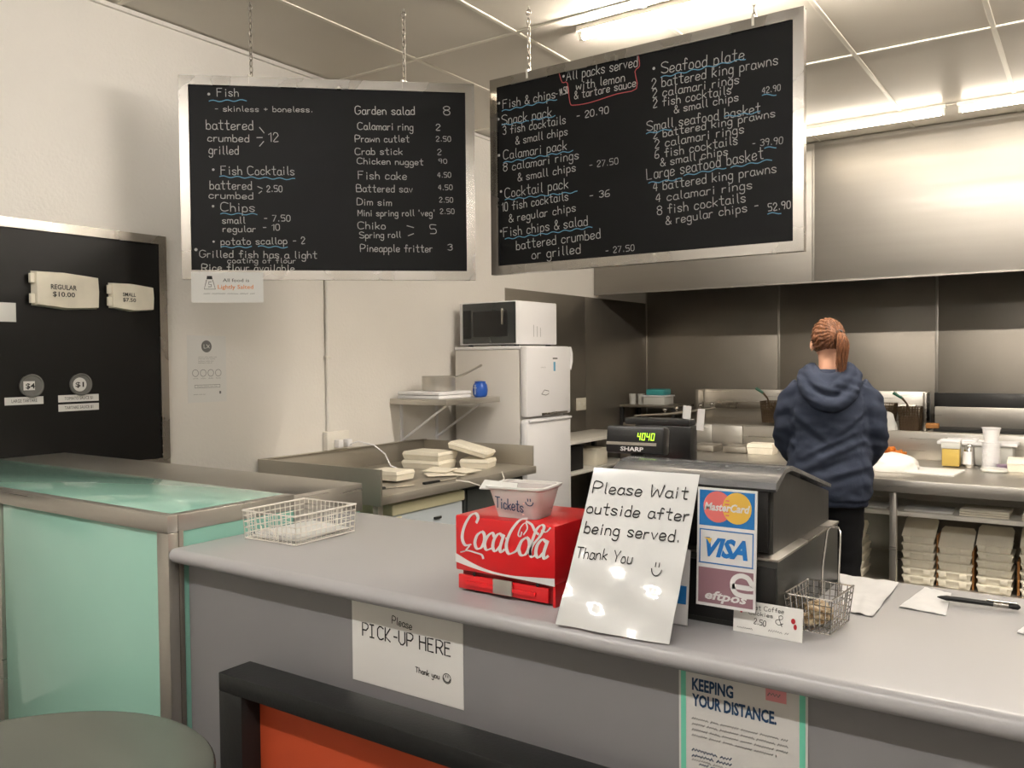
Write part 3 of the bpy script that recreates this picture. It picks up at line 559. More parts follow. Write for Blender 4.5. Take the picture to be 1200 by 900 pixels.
# red dispenser box
cx0, cx1, cy0, cy1, cz1 = -1.188, -.925, 1.50, 1.72, 1.252
ck = thing('napkin_dispenser', ((cx0+cx1)/2, 1.6, CZ), 'red dispenser box with white script soft drink lettering on the counter', 'dispenser')
obj('housing', B(cx0, cx1, cy0, cy1, CZ+.048, cz1, .004), 'cokered', ck)
obj('base', B(cx0+.003, cx1-.003, cy0+.03, cy1-.004, CZ, CZ+.048, .002), 'cokered', ck)
obj('recess', B(cx0+.012, cx1-.012, cy0+.012, cy0+.03, CZ+.004, CZ+.048), 'darkred', ck)
obj('flap', MB().bbox(cx0+.004, cx1-.02, cy0+.004, cy0+.012, CZ+.006, CZ+.038, .002).box(cx0+.03, cx1-.05, cy0-.002, cy0+.004, CZ+.018, CZ+.026), 'cokered', ck)
obj('side_cheek', B(cx1-.008, cx1-.002, cy0+.004, cy0+.04, CZ, CZ+.048), 'cokered', ck)
for x in (cx0+.05, cx1-.045): obj('screw', MB().lathe([(.004, 0), (.004, .003), (0, .003)], (0, 0, 0), 10, Matrix.Translation((x, cy0+.004, CZ+.043)) @ Matrix.Rotation(PI/2, 4, 'X')), 'blackm', ck)
obj('napkin_slot', B(cx0+.105, cx0+.155, cy0-.004, cy0+.001, CZ+.01, CZ+.042, .001), 'steel', ck)
pl = Plane((cx0, cy0-.0003, CZ+.048), (1, 0, 0), (0, 0, 1)); mb = MB(); nb = (.0030, .0088, math.cos(.35), math.sin(.35))
LOGO_E = [.0004]
def scr(pts, x, y, s, nib=nb, k=5):
    sh = .22; q = cr([(x+(px+py*sh)*s, y+py*s-.02*px*s) for px, py in pts], k); LOGO_E[0] += .00005; ribbon(mb, pl, q, .005, LOGO_E[0], nib=nib)
S_ = .0106; Y0 = .053
scr([(3.6, 5.6), (3.9, 6.9), (3.0, 7.8), (1.6, 7.0), (.5, 4.5), (.4, 1.8), (1.6, .2), (3.3, .6)], .012, Y0+.004, S_*.92)         # C
scr([(3.3, .6), (2.0, -1.2), (.6, -1.6), (3, -.9), (5.6, -1.1), (7.6, -1.4), (8.3, -2.4)], .012, Y0+.002, S_*.8, (.0015, .006, .94, .34))
def low_o(x, s=1.0): scr([(1.5, 3.9), (.5, 3.0), (.2, 1.4), (.9, .2), (2.0, .5), (2.5, 2.0), (2.2, 3.4), (1.5, 3.9)], x, Y0, S_*s)
def low_c(x): scr([(2.3, 3.1), (1.6, 3.9), (.6, 3.0), (.2, 1.4), (.9, .2), (2.3, .8)], x, Y0, S_)
def low_a(x): scr([(2.2, 3.5), (1.2, 3.9), (.3, 2.6), (.3, .9), (1.1, .2), (2.2, 1.6)], x, Y0, S_); scr([(2.5, 3.9), (2.1, 1.2), (2.5, .2), (3.3, .9)], x, Y0, S_)
low_o(.050); low_c(.077); low_a(.099)
rct(mb, pl, .138, Y0+.030, .145, Y0+.035, .0004)
scr([(3.8, 5.8), (3.6, 4.6), (2.9, 5.0), (3.3, 7.0), (4.4, 8.1), (5.2, 6.8), (4.4, 5.1)], .137, Y0+.002, S_*.82, (.0015, .004, .94, .34))
scr([(4.5, 8.2), (2.6, 7.6), (.9, 5.0), (.3, 2.0), (1.3, .1), (3.0, .9), (3.6, 2.2)], .133, Y0+.0, S_*.95)                                       # second C
scr([(4.5, 8.2), (6.2, 7.6), (7.4, 6.2), (8.6, 5.6)], .133, Y0, S_*.88, (.002, .007, .94, .34))
low_o(.168)
scr([(1.0, .5), (.6, 2.0), (1.2, 6.0), (2.3, 7.6), (3.2, 7.2), (2.6, 5.2), (1.2, 3.0), (.8, 1.2), (1.4, .2), (2.2, .8)], .192, Y0-.001, S_*.9, (.002, .008, .94, .34))
scr([(3.0, 6.6), (4.4, 6.4), (5.4, 7.6)], .190, Y0+.001, S_*.85, (.0015, .006, .94, .34))
low_a(.211)
top = [(0, .036), (.04, .0225), (.09, .011), (.14, .0085), (.19, .0105), (.263, .020)]; bot = [(0, .014), (.04, .010), (.09, .0045), (.14, .003), (.19, .0035), (.225, .0055), (.263, .0075)]
poly_ = cr(top, 4)+cr(bot, 4)[::-1]; a_, b_ = cr([(0, .038), (.05, .020), (.1, .0095), (.15, .007), (.2, .010), (.262, .015)], 4), cr([(0, .018), (.05, .0095), (.1, .004), (.15, .0022), (.2, .001), (.262, -.002)], 4)
mb.add([pl.p(x, y, .0004) for x, y in a_]+[pl.p(x, y, .0004) for x, y in b_], [(i, i+1, len(a_)+i+1, len(a_)+i) for i in range(len(a_)-1)])
obj('script_lettering', mb, 'white2', ck)
pr = Plane((cx1+.0004, cy0, CZ+.05), (0, 1, 0), (0, 0, 1)); pr.N = Vector((1, 0, 0)); mb = MB(); disc(mb, pr, .13, .035, .058, .0002, ry=.05); obj('round_badge', mb, 'white2', ck)

# ticket tub
tk_ = thing('ticket_tub', (-1.03, 1.58, cz1), 'clear plastic tub marked Tickets on top of the red dispenser', 'tub')
def sq(cx, cy, z, a, b, rad, n=6, rot=0):
    o = []
    for qx, qy, a0 in ((1, 1, 0), (-1, 1, PI/2), (-1, -1, PI), (1, -1, 3*PI/2)):
        for i in range(n+1):
            t_ = a0+PI/2*i/n; x = qx*(a-rad)+rad*math.cos(t_); y = qy*(b-rad)+rad*math.sin(t_)
            o.append(Vector((cx+x*math.cos(rot)-y*math.sin(rot), cy+x*math.sin(rot)+y*math.cos(rot), z)))
    return o
tc_ = (-1.048, 1.572); rt = math.radians(8)
R_ = lambda z, a, b, rad=.02: sq(*tc_, cz1+.001+z, a, b, rad, rot=rt)
obj('tub', MB().loft([R_(0, .052, .042), R_(.06, .066, .054), R_(.064, .069, .057), R_(.064, .063, .051), R_(.004, .050, .040)]), 'clear', tk_)
obj('rim', MB().loft([R_(.062, .068, .056), R_(.066, .073, .061), R_(.070, .073, .061), R_(.070, .064, .052), R_(.062, .064, .052)], cap=False), M.setdefault('rimm', mat('tub_rim', '#dcdcd8', .3)), tk_)
obj('open_lid', MB().prism([(-.07, .0), (.02, .004), (.012, .03), (-.074, .036)], (tc_[0]-.005, tc_[1]-.06, cz1+.062), (1, .1, 0), (0, .75, .45), (0, -.001, .002)), M['rimm'], tk_)
mb = MB()
for i in range(60):
    p = Vector((tc_[0]+random.uniform(-.042, .042), tc_[1]+random.uniform(-.034, .034), cz1+random.uniform(.006, .048)))
    Tq = Matrix.Translation(p) @ Matrix.Rotation(random.uniform(0, 6), 4, 'Z') @ Matrix.Rotation(random.uniform(-.8, .8), 4, 'X'); mb.box(-.012, .012, -.009, .009, -.001, .001, Tq)
o = obj('raffle_tickets', mb, 'ticket'); tag(o, 'loose pink and white tickets heaped inside the clear tub', 'tickets', kind='stuff')
pl = Plane(Vector((tc_[0], tc_[1], cz1))+Matrix.Rotation(rt, 3, 'Z') @ Vector((-.045, -.0475, .012)), Matrix.Rotation(rt, 3, 'Z') @ Vector((1, 0, 0)), Vector((0, -.2, 1)))
mb = MB(); write(mb, pl, 'Tickets', .0, .014, .066, .006, .024, .0026, e=.0025); smiley(mb, pl, .083, .03, .009, .0024); obj('marker_lettering', mb, 'navy', tk_)

# please wait sign: laminated sheet leaning on the register
ws = thing('please_wait_sign', (-.75, 1.45, CZ), 'laminated handwritten sheet reading Please wait outside, leaning on the counter', 'sign')
bl, br, tr, tl = Vector((-.866, 1.404, 1.083)), Vector((-.632, 1.412, 1.083)), Vector((-.636, 1.57, 1.3725)), Vector((-.868, 1.567, 1.3715))
mb = MB(); nu, nv = 20, 28; vs = []
for j in range(nv+1):
    for i in range(nu+1):
        u_, v_ = i/nu, j/nv; p = bl.lerp(br, u_).lerp(tl.lerp(tr, u_), v_); sag = -.006*math.sin(PI*v_); p = p+Vector((0, -sag, -sag*.3)) * 1
        if v_ < .5: p.y -= .009*math.sin(u_*11+v_*9)*math.sin(v_*14-u_*5)*(.5-v_)*2*(.3+v_)
        vs.append(p)
fs_ = [(j*(nu+1)+i, j*(nu+1)+i+1, (j+1)*(nu+1)+i+1, (j+1)*(nu+1)+i) for j in range(nv) for i in range(nu)]
mb.add(vs, fs_, True); mb.add([v+Vector((0, .0012, 0)) for v in vs], [f[::-1] for f in fs_], True)
b_ed = list(range(nu+1)); 
o = obj('laminated_sheet', mb, 'papersh', ws)
class WPlane(Plane):
    def p(s, x, y, e=0):
        u_, v_ = x, y; q = bl.lerp(br, u_).lerp(tl.lerp(tr, u_), v_); sg = .006*math.sin(PI*v_)
        q = q+Vector((0, sg, sg*.3))
        if v_ < .5: q.y -= .009*math.sin(u_*11+v_*9)*math.sin(v_*14-u_*5)*(.5-v_)*2*(.3+v_)
        return q+Vector((0, -.0016, .0008))
wp = WPlane((0, 0, 0), (1, 0, 0), (0, 0, 1)); wp.N = Vector((0, -1, 0)); mb = MB()
wd_ = .0095
write(mb, wp, 'Please Wait', .04, .825, .93, .835, .075, wd_, .35); write(mb, wp, 'outside after', .03, .69, .97, .70, .07, wd_, .35); write(mb, wp, 'being served.', .05, .56, .93, .57, .07, wd_, .35)
write(mb, wp, 'Thank You', .03, .40, .55, .41, .065, wd_*.8, .5); smiley(mb, wp, .78, .40, .045, wd_*.8)
obj('handwriting', mb, 'ink', ws)

# till: drawer, body, cover
rg = thing('cash_register', (-.66, 1.8, CZ), 'black cash register under a grey plastic cover on the counter', 'cash register')
obj('drawer_case', B(-.845, -.487, 1.582, 2.03, CZ, 1.218, .003), 'dgrey', rg)
obj('drawer_front', B(-.842, -.49, 1.576, 1.582, CZ+.012, 1.205, .002), 'black', rg)
obj('drawer_edge', B(-.846, -.485, 1.578, 2.032, 1.217, 1.222, .001), 'alu', rg)
sp = [(1.62, 1.222), (2.03, 1.222), (2.03, 1.29), (1.67, 1.378), (1.625, 1.366)]
obj('body', MB().prism(sp, (-.845, 0, 0), (0, 1, 0), (0, 0, 1), (.337, 0, 0)), 'reggrey', rg)
obj('cover_lip', MB().prism([(1.595, 1.350), (1.60, 1.345), (1.66, 1.374), (1.70, 1.376), (2.0, 1.303), (2.003, 1.310), (1.70, 1.3845), (1.655, 1.3835), (1.60, 1.362)], (-.848, 0, 0), (0, 1, 0), (0, 0, 1), (.353, 0, 0)), 'regcover', rg)
obj('front_recess', B(-.84, -.515, 1.612, 1.622, 1.225, 1.342, .002), 'black', rg)
dsp = thing('customer_display', (-.86, 1.76, 1.345), 'black customer price display on a pole behind the register', 'display')
obj('pole', MB().tube([(-.872, 1.78, CZ+.001), (-.872, 1.78, 1.385)], .016, 12), 'black', dsp)
Td = Matrix.Translation((-.872, 1.775, 1.412)) @ Matrix.Rotation(math.radians(5), 4, 'Z') @ Matrix.Rotation(math.radians(-8), 4, 'X')
obj('housing', MB().bbox(-.068, .072, -.02, .025, -.032, .032, .007, Td), 'black', dsp)
pd = Plane(Td @ Vector((-.068, -.0206, -.032)), Td.to_3x3() @ Vector((1, 0, 0)), Td.to_3x3() @ Vector((0, 0, 1)))
mb = MB(); rct(mb, pd, .003, .019, .124, .026, .0006); obj('silver_band', mb, 'alu', dsp)
mb = MB(); printed(mb, pd, 'SHARP', .038, .006, .056, .009, bold=.03, e=.0008); obj('lettering', mb, 'white2', dsp)
mb = MB()
seg = {'a': ((0, 2), (1, 2)), 'b': ((1, 1), (1, 2)), 'c': ((1, 0), (1, 1)), 'd': ((0, 0), (1, 0)), 'e': ((0, 0), (0, 1)), 'f': ((0, 1), (0, 2)), 'g': ((0, 1), (1, 1))}
for i, ch in enumerate(('fgbc', 'abcdef', 'fgbc', 'abcdef')):
    for q in ch:
        a, b = seg[q]; f_ = lambda p: (.078+i*.011+p[0]*.0062+p[1]*.0008, .032+p[1]*.0075); ribbon(mb, pd, [f_(a), f_(b)], .0017, .0009)
obj('lit_digits', mb, 'led', dsp)
pos = thing('screen_terminal', (-.91, 2.0, CZ), 'black operator screen seen from behind, beyond the register', 'screen')
obj('screen_back', B(-1.01, -.852, 2.045, 2.09, 1.30, 1.425, .004), 'black', pos); obj('top_bezel', B(-1.04, -.856, 2.045, 2.09, 1.425, 1.442, .004), 'blackm', pos)
obj('stand', B(-.95, -.89, 2.048, 2.088, CZ+.001, 1.3, .004), 'black', pos)
for k, (x, z, h) in enumerate(((-.87, 1.443, .034), (-.835, 1.415, .055))):
    o = obj('docket', B(x-.011+.003*k, x+.011, 2.06, 2.062, z, z+h, 0, Matrix.Translation((x, 0, z)) @ Matrix.Rotation(.08, 4, 'Y') @ Matrix.Translation((-x, 0, -z))), 'paper')
    tag(o, ['white order docket standing on the corner of the black screen', 'white order docket clipped beside the black screen'][k], 'docket')

# card sign
cs = thing('payment_card_sign', (-.575, 1.545, 1.12), 'upright sign with three payment card logos fixed to the register', 'sign')
pl = Plane((-.634, 1.546, 1.125), (1, 0, 0), (0.03, -.0, 1)); pl.V = Vector((.02, 0, 1)).normalized(); Wc, Hc = .1155, .227
mb = MB(); sheet(mb, pl, Wc, Hc, .004); obj('backing', mb, 'white2', cs)
mb = MB(); rct(mb, pl, .004, .155, Wc-.004, Hc-.004, .0004); obj('blue_field', mb, 'mcblue', cs)
mb = MB(); disc(mb, pl, .040, .192, .028, .0007, ry=.030); obj('left_disc', mb, 'mcred', cs)
mb = MB(); disc(mb, pl, .078, .192, .028, .0008, ry=.030); obj('right_disc', mb, 'mcyel', cs)
mb = MB()
for i in range(5): rct(mb, pl, .052+.002*abs(i-2), .176+i*.007, .063, .1785+i*.007, .001)
obj('interlock_bars', mb, 'mcred', cs)
mb = MB(); printed(mb, pl, 'MasterCard', .014, .185, .089, .014, bold=.03, shear=.25, e=.0012); obj('white_lettering', mb, 'white2', cs)
mb = MB(); outline(mb, pl, .006, .083, Wc-.006, .147, .0022, .0004); ribbon(mb, pl, [(.004, .0825), (Wc-.004, .0825)], .001)
printed(mb, pl, 'VISA', .018, .098, .082, .033, bold=.045, shear=.3, e=.0008); obj('blue_lettering', mb, 'visablue', cs)
mb = MB(); poly(mb, pl, [(.014, .132), (.030, .131), (.026, .120), (.021, .128)], .0012); obj('gold_flick', mb, 'mcyel', cs)
mb = MB(); rct(mb, pl, .004, .006, Wc-.004, .074, .0004); obj('mauve_field', mb, 'eft', cs)
mb = MB(); printed(mb, pl, 'eftpos', .018, .014, .082, .016, bold=.03, shear=.25, e=.0008)
e_ = [(.075, .045), (.108, .045), (.108, .054), (.100, .064), (.086, .066), (.074, .058), (.072, .044), (.079, .032), (.095, .029), (.112, .030)]
ribbon(mb, pl, cr(e_, 4), .0095, .0008); obj('white_emblem', mb, 'white2', cs)
# blue and white card behind the please-wait sheet
cb = thing('folded_card', (-.65, 1.5, CZ), 'narrow white card with a blue strip behind the please-wait sheet', 'card')
pl = Plane((-.70, 1.535, CZ+.002), (1, 0, 0), (0, .12, 1)); mb = MB(); sheet(mb, pl, .052, .145, .002); obj('card', mb, 'white2', cb)
mb = MB(); rct(mb, pl, .03, .04, .048, .075, .0006); obj('blue_strip', mb, 'mcblue', cb)
# small price card
sc_ = thing('small_price_card', (-.5, 1.56, CZ), 'small white handwritten card with red doodles before the fry basket', 'card')
pl = Plane((-.566, 1.561, CZ+.0005), (1, -.02, 0), (0, .12, 1)); mb = MB(); sheet(mb, pl, .130, .060, .001); obj('card', mb, 'paper', sc_)
mb = MB(); write(mb, pl, 'Sweet Coffee', .02, .046, .095, .047, .008, .0009); write(mb, pl, 'Cookies', .03, .036, .075, .036, .007, .0009); write(mb, pl, '2.50', .04, .02, .062, .018, .010, .0012); scribble(mb, pl, .008, .04, .009, .005, .0008)
scribble(mb, pl, .068, .105, .012, .006, .0008); write(mb, pl, '&', .08, .028, .09, .024, .018, .001); obj('handwriting', mb, 'ink', sc_)
mb = MB(); disc(mb, pl, .012, .047, .003, ry=.005); disc(mb, pl, .015, .040, .0025, ry=.004); disc(mb, pl, .113, .036, .004, ry=.005); disc(mb, pl, .117, .026, .003, ry=.005); obj('red_doodle', mb, 'red', sc_)

# mini fry basket
fb = thing('mini_fry_basket', (-.435, 1.68, CZ), 'small chrome fry basket with upright handle beside the register', 'basket')
Tb = Matrix.Translation((-.436, 1.675, CZ)) @ Matrix.Rotation(math.radians(-4), 4, 'Z'); hx_, hy_, hz_ = .040, .058, .072
def rq(mb, z, k, r_): mb.tube([Tb @ Vector(p) for p in ((-hx_*k, -hy_*k, z), (hx_*k, -hy_*k, z), (hx_*k, hy_*k, z), (-hx_*k, hy_*k, z))], r_, 6, closed=True)
mb = MB(); rq(mb, hz_, 1.12, .0022); rq(mb, .005, .95, .0018); obj('rim', mb, 'chrome', fb)
mb = MB()
for z in (.018, .032, .046, .059): rq(mb, z, .95+.17*z/hz_, .0011)
for i in range(9):
    u_ = -1+2*i/8
    for s_ in (-1, 1):
        mb.tube([Tb @ Vector((u_*hx_*.95, s_*hy_*.95, .005)), Tb @ Vector((u_*hx_*1.12, s_*hy_*1.12, hz_))], .0011, 4, cap=False); mb.tube([Tb @ Vector((s_*hx_*.95, u_*hy_*.95, .005)), Tb @ Vector((s_*hx_*1.12, u_*hy_*1.12, hz_))], .0011, 4, cap=False)
    mb.tube([Tb @ Vector((u_*hx_*.95, -hy_*.95, .005)), Tb @ Vector((u_*hx_*.95, hy_*.95, .005))], .0011, 4, cap=False)
o = obj('wire_mesh', mb, 'chrome', fb); o['kind'] = 'stuff'
mb = MB(); mb.tube([Tb @ Vector(p) for p in ((-.016, .062, .045), (-.016, .066, .10), (-.013, .085, .17), (-.008, .089, .178), (.008, .089, .178), (.013, .085, .17), (.016, .066, .10), (.016, .062, .045))], .0022, 8); obj('handle', mb, 'chrome', fb)
mb0 = None
sw0 = obj('wrapped_mint', MB().sph((-.436, 1.675, CZ+.016), .013, .010, .008, 10, 6).box(-.452, -.448, 1.671, 1.679, CZ+.011, CZ+.02).box(-.424, -.420, 1.671, 1.679, CZ+.011, CZ+.02), 'sand'); tag(sw0, 'small wrapped cream and brown mint in the chrome basket', 'sweet', 'mints in the small fry basket')
for i in range(17):
    c_ = sw0.copy(); C.objects.link(c_); q = Tb @ Vector((random.uniform(-.024, .024), random.uniform(-.042, .042), .009+.013*(i//6)))
    c_.location = q; c_.rotation_euler = (random.uniform(-.4, .4), random.uniform(-.4, .4), random.uniform(0, 3))
sw0.location = Tb @ Vector((0, 0, .009))

# receipts, pen
def slip(name, pts, label, lift, mt='thermal', n=8, t=.0012):
    a, b, c, d = [Vector((*p, CZ+.0008)) for p in pts]; vs = []
    for j in range(n+1):
        for i in range(n+1):
            u_, v_ = i/n, j/n; p = a.lerp(b, u_).lerp(d.lerp(c, u_), v_); p.z += lift*(abs(mnoise.noise(Vector((u_*2.3+pts[0][0]*9, v_*2.3, 3))))+.25*u_*v_); vs.append(p)
    q = [(j*(n+1)+i, j*(n+1)+i+1, (j+1)*(n+1)+i+1, (j+1)*(n+1)+i) for j in range(n) for i in range(n)]
    mb = MB(); mb.add(vs, [f[::-1] for f in q], True); mb.add([v+Vector((0, 0, t)) for v in vs], q, True)
    return tag(obj(name, mb, mt), label, 'paper')
slip('receipt', [(-.42, 1.80), (-.362, 1.79), (-.365, 2.075), (-.50, 2.095)], 'crumpled white paper sheet on the counter right of the fry basket', .011)
slip('receipt', [(-.332, 1.89), (-.243, 1.878), (-.255, 2.05), (-.312, 2.078)], 'flat white printed slip lying under the tip of the pen', .006)
slip('receipt', [(-.118, 1.83), (.02, 1.82), (.02, 1.95), (-.10, 1.93)], 'white paper corner at the right edge of the counter', .012)
pn = thing('ballpoint_pen', (-.2, 1.985, CZ+.008), 'black ballpoint pen lying on the counter at the right', 'pen')
a, b = Vector((-.272, 1.972, CZ+.0125)), Vector((-.122, 1.992, CZ+.0085)); L_ = lambda t: a.lerp(b, t)
obj('barrel', MB().tube([L_(.12), L_(.9)], .0055, 10), 'black', pn); obj('tip', MB().tube([L_(0), L_(.04), L_(.12)], [.001, .003, .0055], 10), 'blackm', pn)
obj('end_plug', MB().tube([L_(.9), L_(.97), L_(1.0)], [.006, .006, .002], 10), 'blackm', pn); obj('clip', MB().tube([L_(.6)+Vector((0, 0, .007)), L_(.95)+Vector((0, 0, .007))], .0014, 6), 'alu', pn); obj('label_band', MB().tube([L_(.68), L_(.86)], .0058, 10), 'alu', pn)

# ------------------------------------------------------------------ steel prep bench along the left wall
pb = thing('prep_bench', (-3.65, 4.05, 0), 'stainless prep bench with raised edges against the left white wall', 'bench')
PX0, PX1, PY0, PY1, PZ = W+.01, -3.14, 3.33, 4.86, .875
obj('bench_top', B(PX0, PX1, PY0+.012, PY1, PZ-.05, PZ, .004), 'prepsteel', pb)
obj('end_upstand', B(PX0, PX1+.0, PY0, PY0+.012, PZ-.055, 1.018, .002), 'prepsteel', pb)
obj('rear_upstand', B(PX0, PX0+.012, PY0+.012, PY1, PZ, 1.012, .002), 'prepsteel', pb)
obj('end_upstand', B(PX0+.012, PX1-.02, PY1-.012, PY1, PZ, 1.012, .002), 'prepsteel', pb)
obj('rear_cap', B(PX0, PX0+.03, PY0+.012, PY1, 1.012, 1.017, .001), 'prepsteel', pb)
for x, y in ((PX0+.05, PY0+.06), (PX1-.08, PY0+.06), (PX0+.05, PY1-.06)): obj('leg', B(x-.02, x+.02, y-.02, y+.02, 0, PZ-.05, .003), 'prepsteel', pb)
cf = thing('chest_cabinet', (-3.45, 3.85, 0), 'pale blue-white cabinet with a cream top edge under the prep bench', 'cabinet')
obj('body', B(-3.75, -3.22, 3.50, 4.14, .02, .735, .01), 'chest', cf); obj('lid', B(-3.76, -3.205, 3.49, 4.15, .735, .80, .012), 'chesttop', cf)
obj('side_strip', B(-3.21, -3.2, 3.50, 3.56, .03, .73, .003), 'chesttop', cf); obj('latch', B(-3.22, -3.205, 3.86, 3.92, .66, .675, .003), 'dgrey', cf)
dk = thing('under_bench_cupboard', (-3.5, 4.5, 0), 'dark grey cupboard under the right end of the prep bench', 'cabinet')
obj('body', B(-3.9, -3.24, 4.18, 4.84, .02, .81, .006), 'cabin', dk); obj('door', B(-3.24, -3.225, 4.2, 4.82, .05, .79, .003), 'cabin', dk)
def carton(x, y, z, lx, ly, lz, rot, name='takeaway_carton', tilt=0):
    T = Matrix.Translation((x, y, z)) @ Matrix.Rotation(rot, 4, 'Z') @ Matrix.Rotation(tilt, 4, 'Y'); t = thing(name, (x, y, z), '', 'carton')
    bt = [Vector((sx*lx/2*.93, sy*ly/2*.93, 0)) for sx, sy in ((-1, -1), (1, -1), (1, 1), (-1, 1))]; tp = [Vector((sx*lx/2, sy*ly/2, lz*.62)) for sx, sy in ((-1, -1), (1, -1), (1, 1), (-1, 1))]
    t2 = [Vector((v.x*.95, v.y*.95, lz)) for v in tp]
    obj('tray', MB().add([T @ v for v in bt+tp], [(3, 2, 1, 0), (4, 5, 6, 7)]+[(i, (i+1) % 4, 4+(i+1) % 4, 4+i) for i in range(4)]), 'cream', t)
    tp = [v+Vector((0, 0, .002)) for v in tp]
    obj('lid', MB().add([T @ v for v in [Vector((v.x*1.012, v.y*1.012, v.z)) for v in tp]+t2], [(3, 2, 1, 0), (4, 5, 6, 7)]+[(i, (i+1) % 4, 4+(i+1) % 4, 4+i) for i in range(4)]), 'cream', t)
    return t
def lab(t, s): t['label'] = s; return t
lab(carton(-3.72, 4.42, PZ+.001, .30, .22, .055, .1), 'lower cream carton of the two stacked on the prep bench')
lab(carton(-3.72, 4.43, PZ+.058, .30, .22, .055, .05), 'upper cream carton of the two stacked on the prep bench')
lab(carton(-3.44, 4.60, PZ+.001, .20, .18, .06, .3), 'cream carton at the bench end, supporting a tilted one')
lab(carton(-3.50, 4.60, PZ+.10, .28, .19, .045, .3, tilt=.25), 'cream carton lying tilted across its neighbour on the bench')
lab(carton(-3.50, 3.80, PZ+.014, .23, .17, .055, .05), 'single cream carton near the left end of the prep bench')
for i, (x, y, a) in enumerate(((-3.34, 4.2, .4), (-3.38, 4.12, .9), (-3.33, 4.30, -.2), (-3.45, 4.2, .1))):
    Tq = Matrix.Translation((x, y, PZ+.003+.007*i)) @ Matrix.Rotation(a, 4, 'Z') @ Matrix.Rotation(.04*(i-1), 4, 'X')
    o = obj('folded_flat_lid', B(-.09, .09, -.07, .07, 0, .004, 0, Tq), 'cream'); tag(o, ['lowest', 'second lowest', 'second highest', 'topmost'][i]+' flat cream carton blank in the loose pile on the prep bench', 'carton blank', 'flat carton blanks')
for i, (x, y, a, nm, lb_) in enumerate(((-3.30, 3.56, 1.2, 'kitchen_knife', 'long-bladed knife lying at the left end of the prep bench'), (-3.215, 3.93, 1.5, 'kitchen_tongs', 'dark-handled utensil lying near the front edge of the prep bench'))):
    t = thing(nm, (x, y, PZ), lb_, 'utensil'); Tq = Matrix.Translation((x, y, PZ+.006)) @ Matrix.Rotation(a, 4, 'Z')
    obj('blade', B(-.02, .17, -.014, .014, -.001, .001, 0, Tq), 'chrome', t); obj('handle', B(-.15, -.02, -.012, .012, -.005, .009, .004, Tq), 'black' if i else 'dgrey', t)
o = obj('cable', MB().tube([(-3.16, 4.0, PZ+.006), (-3.10, 4.06, PZ-.01), (-3.09, 4.2, PZ-.06), (-3.09, 4.33, PZ-.07), (-3.10, 4.42, PZ-.03), (-3.14, 4.45, PZ+.006)], .004, 6), 'offwhite'); tag(o, 'thin pale cable looping over the front edge of the prep bench', 'cable')

# wall shelf with bracket things
sh = thing('wall_shelf', (-3.87, 4.82, 1.3), 'steel wall shelf on two white brackets beside the fridge', 'shelf')
SX1 = -3.63; obj('shelf_board', B(W+.004, SX1, 4.50, 5.13, 1.29, 1.33, .003), 'steel', sh)
for y in (4.62, 5.02):
    bk = obj('bracket', MB().tube([(W+.006, y, 1.02), (-3.72, y, 1.288)], .009, 6), 'white', sh); obj('wall_leg', B(W+.001, W+.012, y-.012, y+.012, 1.0, 1.29), 'white', sh)
for k in range(2):
    o = obj('tub_lid', MB().bbox(-4.10, -3.72, 4.53, 4.90, 1.331+.026*k, 1.354+.026*k, .006), 'white'); tag(o, ['lower', 'upper'][k]+' white square tub lid stacked on the wall shelf', 'lid')
sp_ = thing('saucepan', (-3.87, 4.74, 1.383), 'steel saucepan with a raised handle on the white lids', 'saucepan'); c_ = (-3.9, 4.75, 1.383)
obj('pan', MB().lathe([(0, 0), (.115, 0), (.12, .01), (.12, .10), (.124, .104), (.117, .104), (.115, .01), (0, .006)], c_, 28), 'steel', sp_)
obj('handle', MB().tube([(-3.80, 4.80, 1.47), (-3.74, 4.85, 1.50), (-3.64, 4.92, 1.565)], .009, 8), 'steel', sp_)
bj = thing('blue_jar', (-3.70, 4.98, 1.33), 'small round blue plastic jar at the shelf end by the fridge', 'jar')
obj('jar', MB().lathe([(0, 0), (.04, 0), (.052, .015), (.056, .05), (.05, .088), (.042, .1), (0, .1)], (-3.70, 4.98, 1.331), 24), 'blue', bj)
obj('lid', MB().lathe([(0, .1), (.04, .1), (.04, .112), (.012, .116), (0, .116)], (-3.70, 4.98, 1.331), 20), 'blue', bj)
mb = MB(); pj = Plane((-3.70, 4.922, 1.34), (1, 0, 0), (0, 0, 1)); mb.box(-3.705, -3.701, 4.921, 4.925, 1.35, 1.42); mb.box(-3.715, -3.69, 4.921, 4.925, 1.395, 1.399); obj('printed_mark', mb, 'white2', bj)

# fridge
fg = thing('fridge_freezer', (-3.75, 5.48, 0), 'tall white two-door fridge freezer against the left wall', 'fridge')
FY0, FY1, FX = 5.165, 5.80, -3.485
obj('cabinet', B(-4.08, FX, FY0+.004, FY1-.004, .04, 1.675, .008), 'fridgeside', fg); obj('worktop', B(-4.08, FX+.01, FY0, FY1, 1.675, 1.70, .006), 'white', fg)
d1 = obj('freezer_door', B(FX+.006, FX+.07, FY0, FY1, 1.175, 1.70, .02), 'white', fg); d2 = obj('fridge_door', B(FX+.006, FX+.07, FY0, FY1, .08, 1.16, .02), 'white', fg)
obj('handle_recess', B(FX+.0705, FX+.073, FY0+.2, FY1-.06, 1.18, 1.198, .001), 'alu', d1); obj('handle_lip', B(FX+.055, FX+.085, FY0+.02, FY1-.01, 1.135, 1.155, .008), 'white', d2)
obj('door_grip', MB().tube([(FX+.05, FY1+.006, 1.69), (FX+.05, FY1+.03, 1.64), (FX+.05, FY1+.03, 1.58), (FX+.05, FY1+.006, 1.52)], .018, 8), 'white', d1)
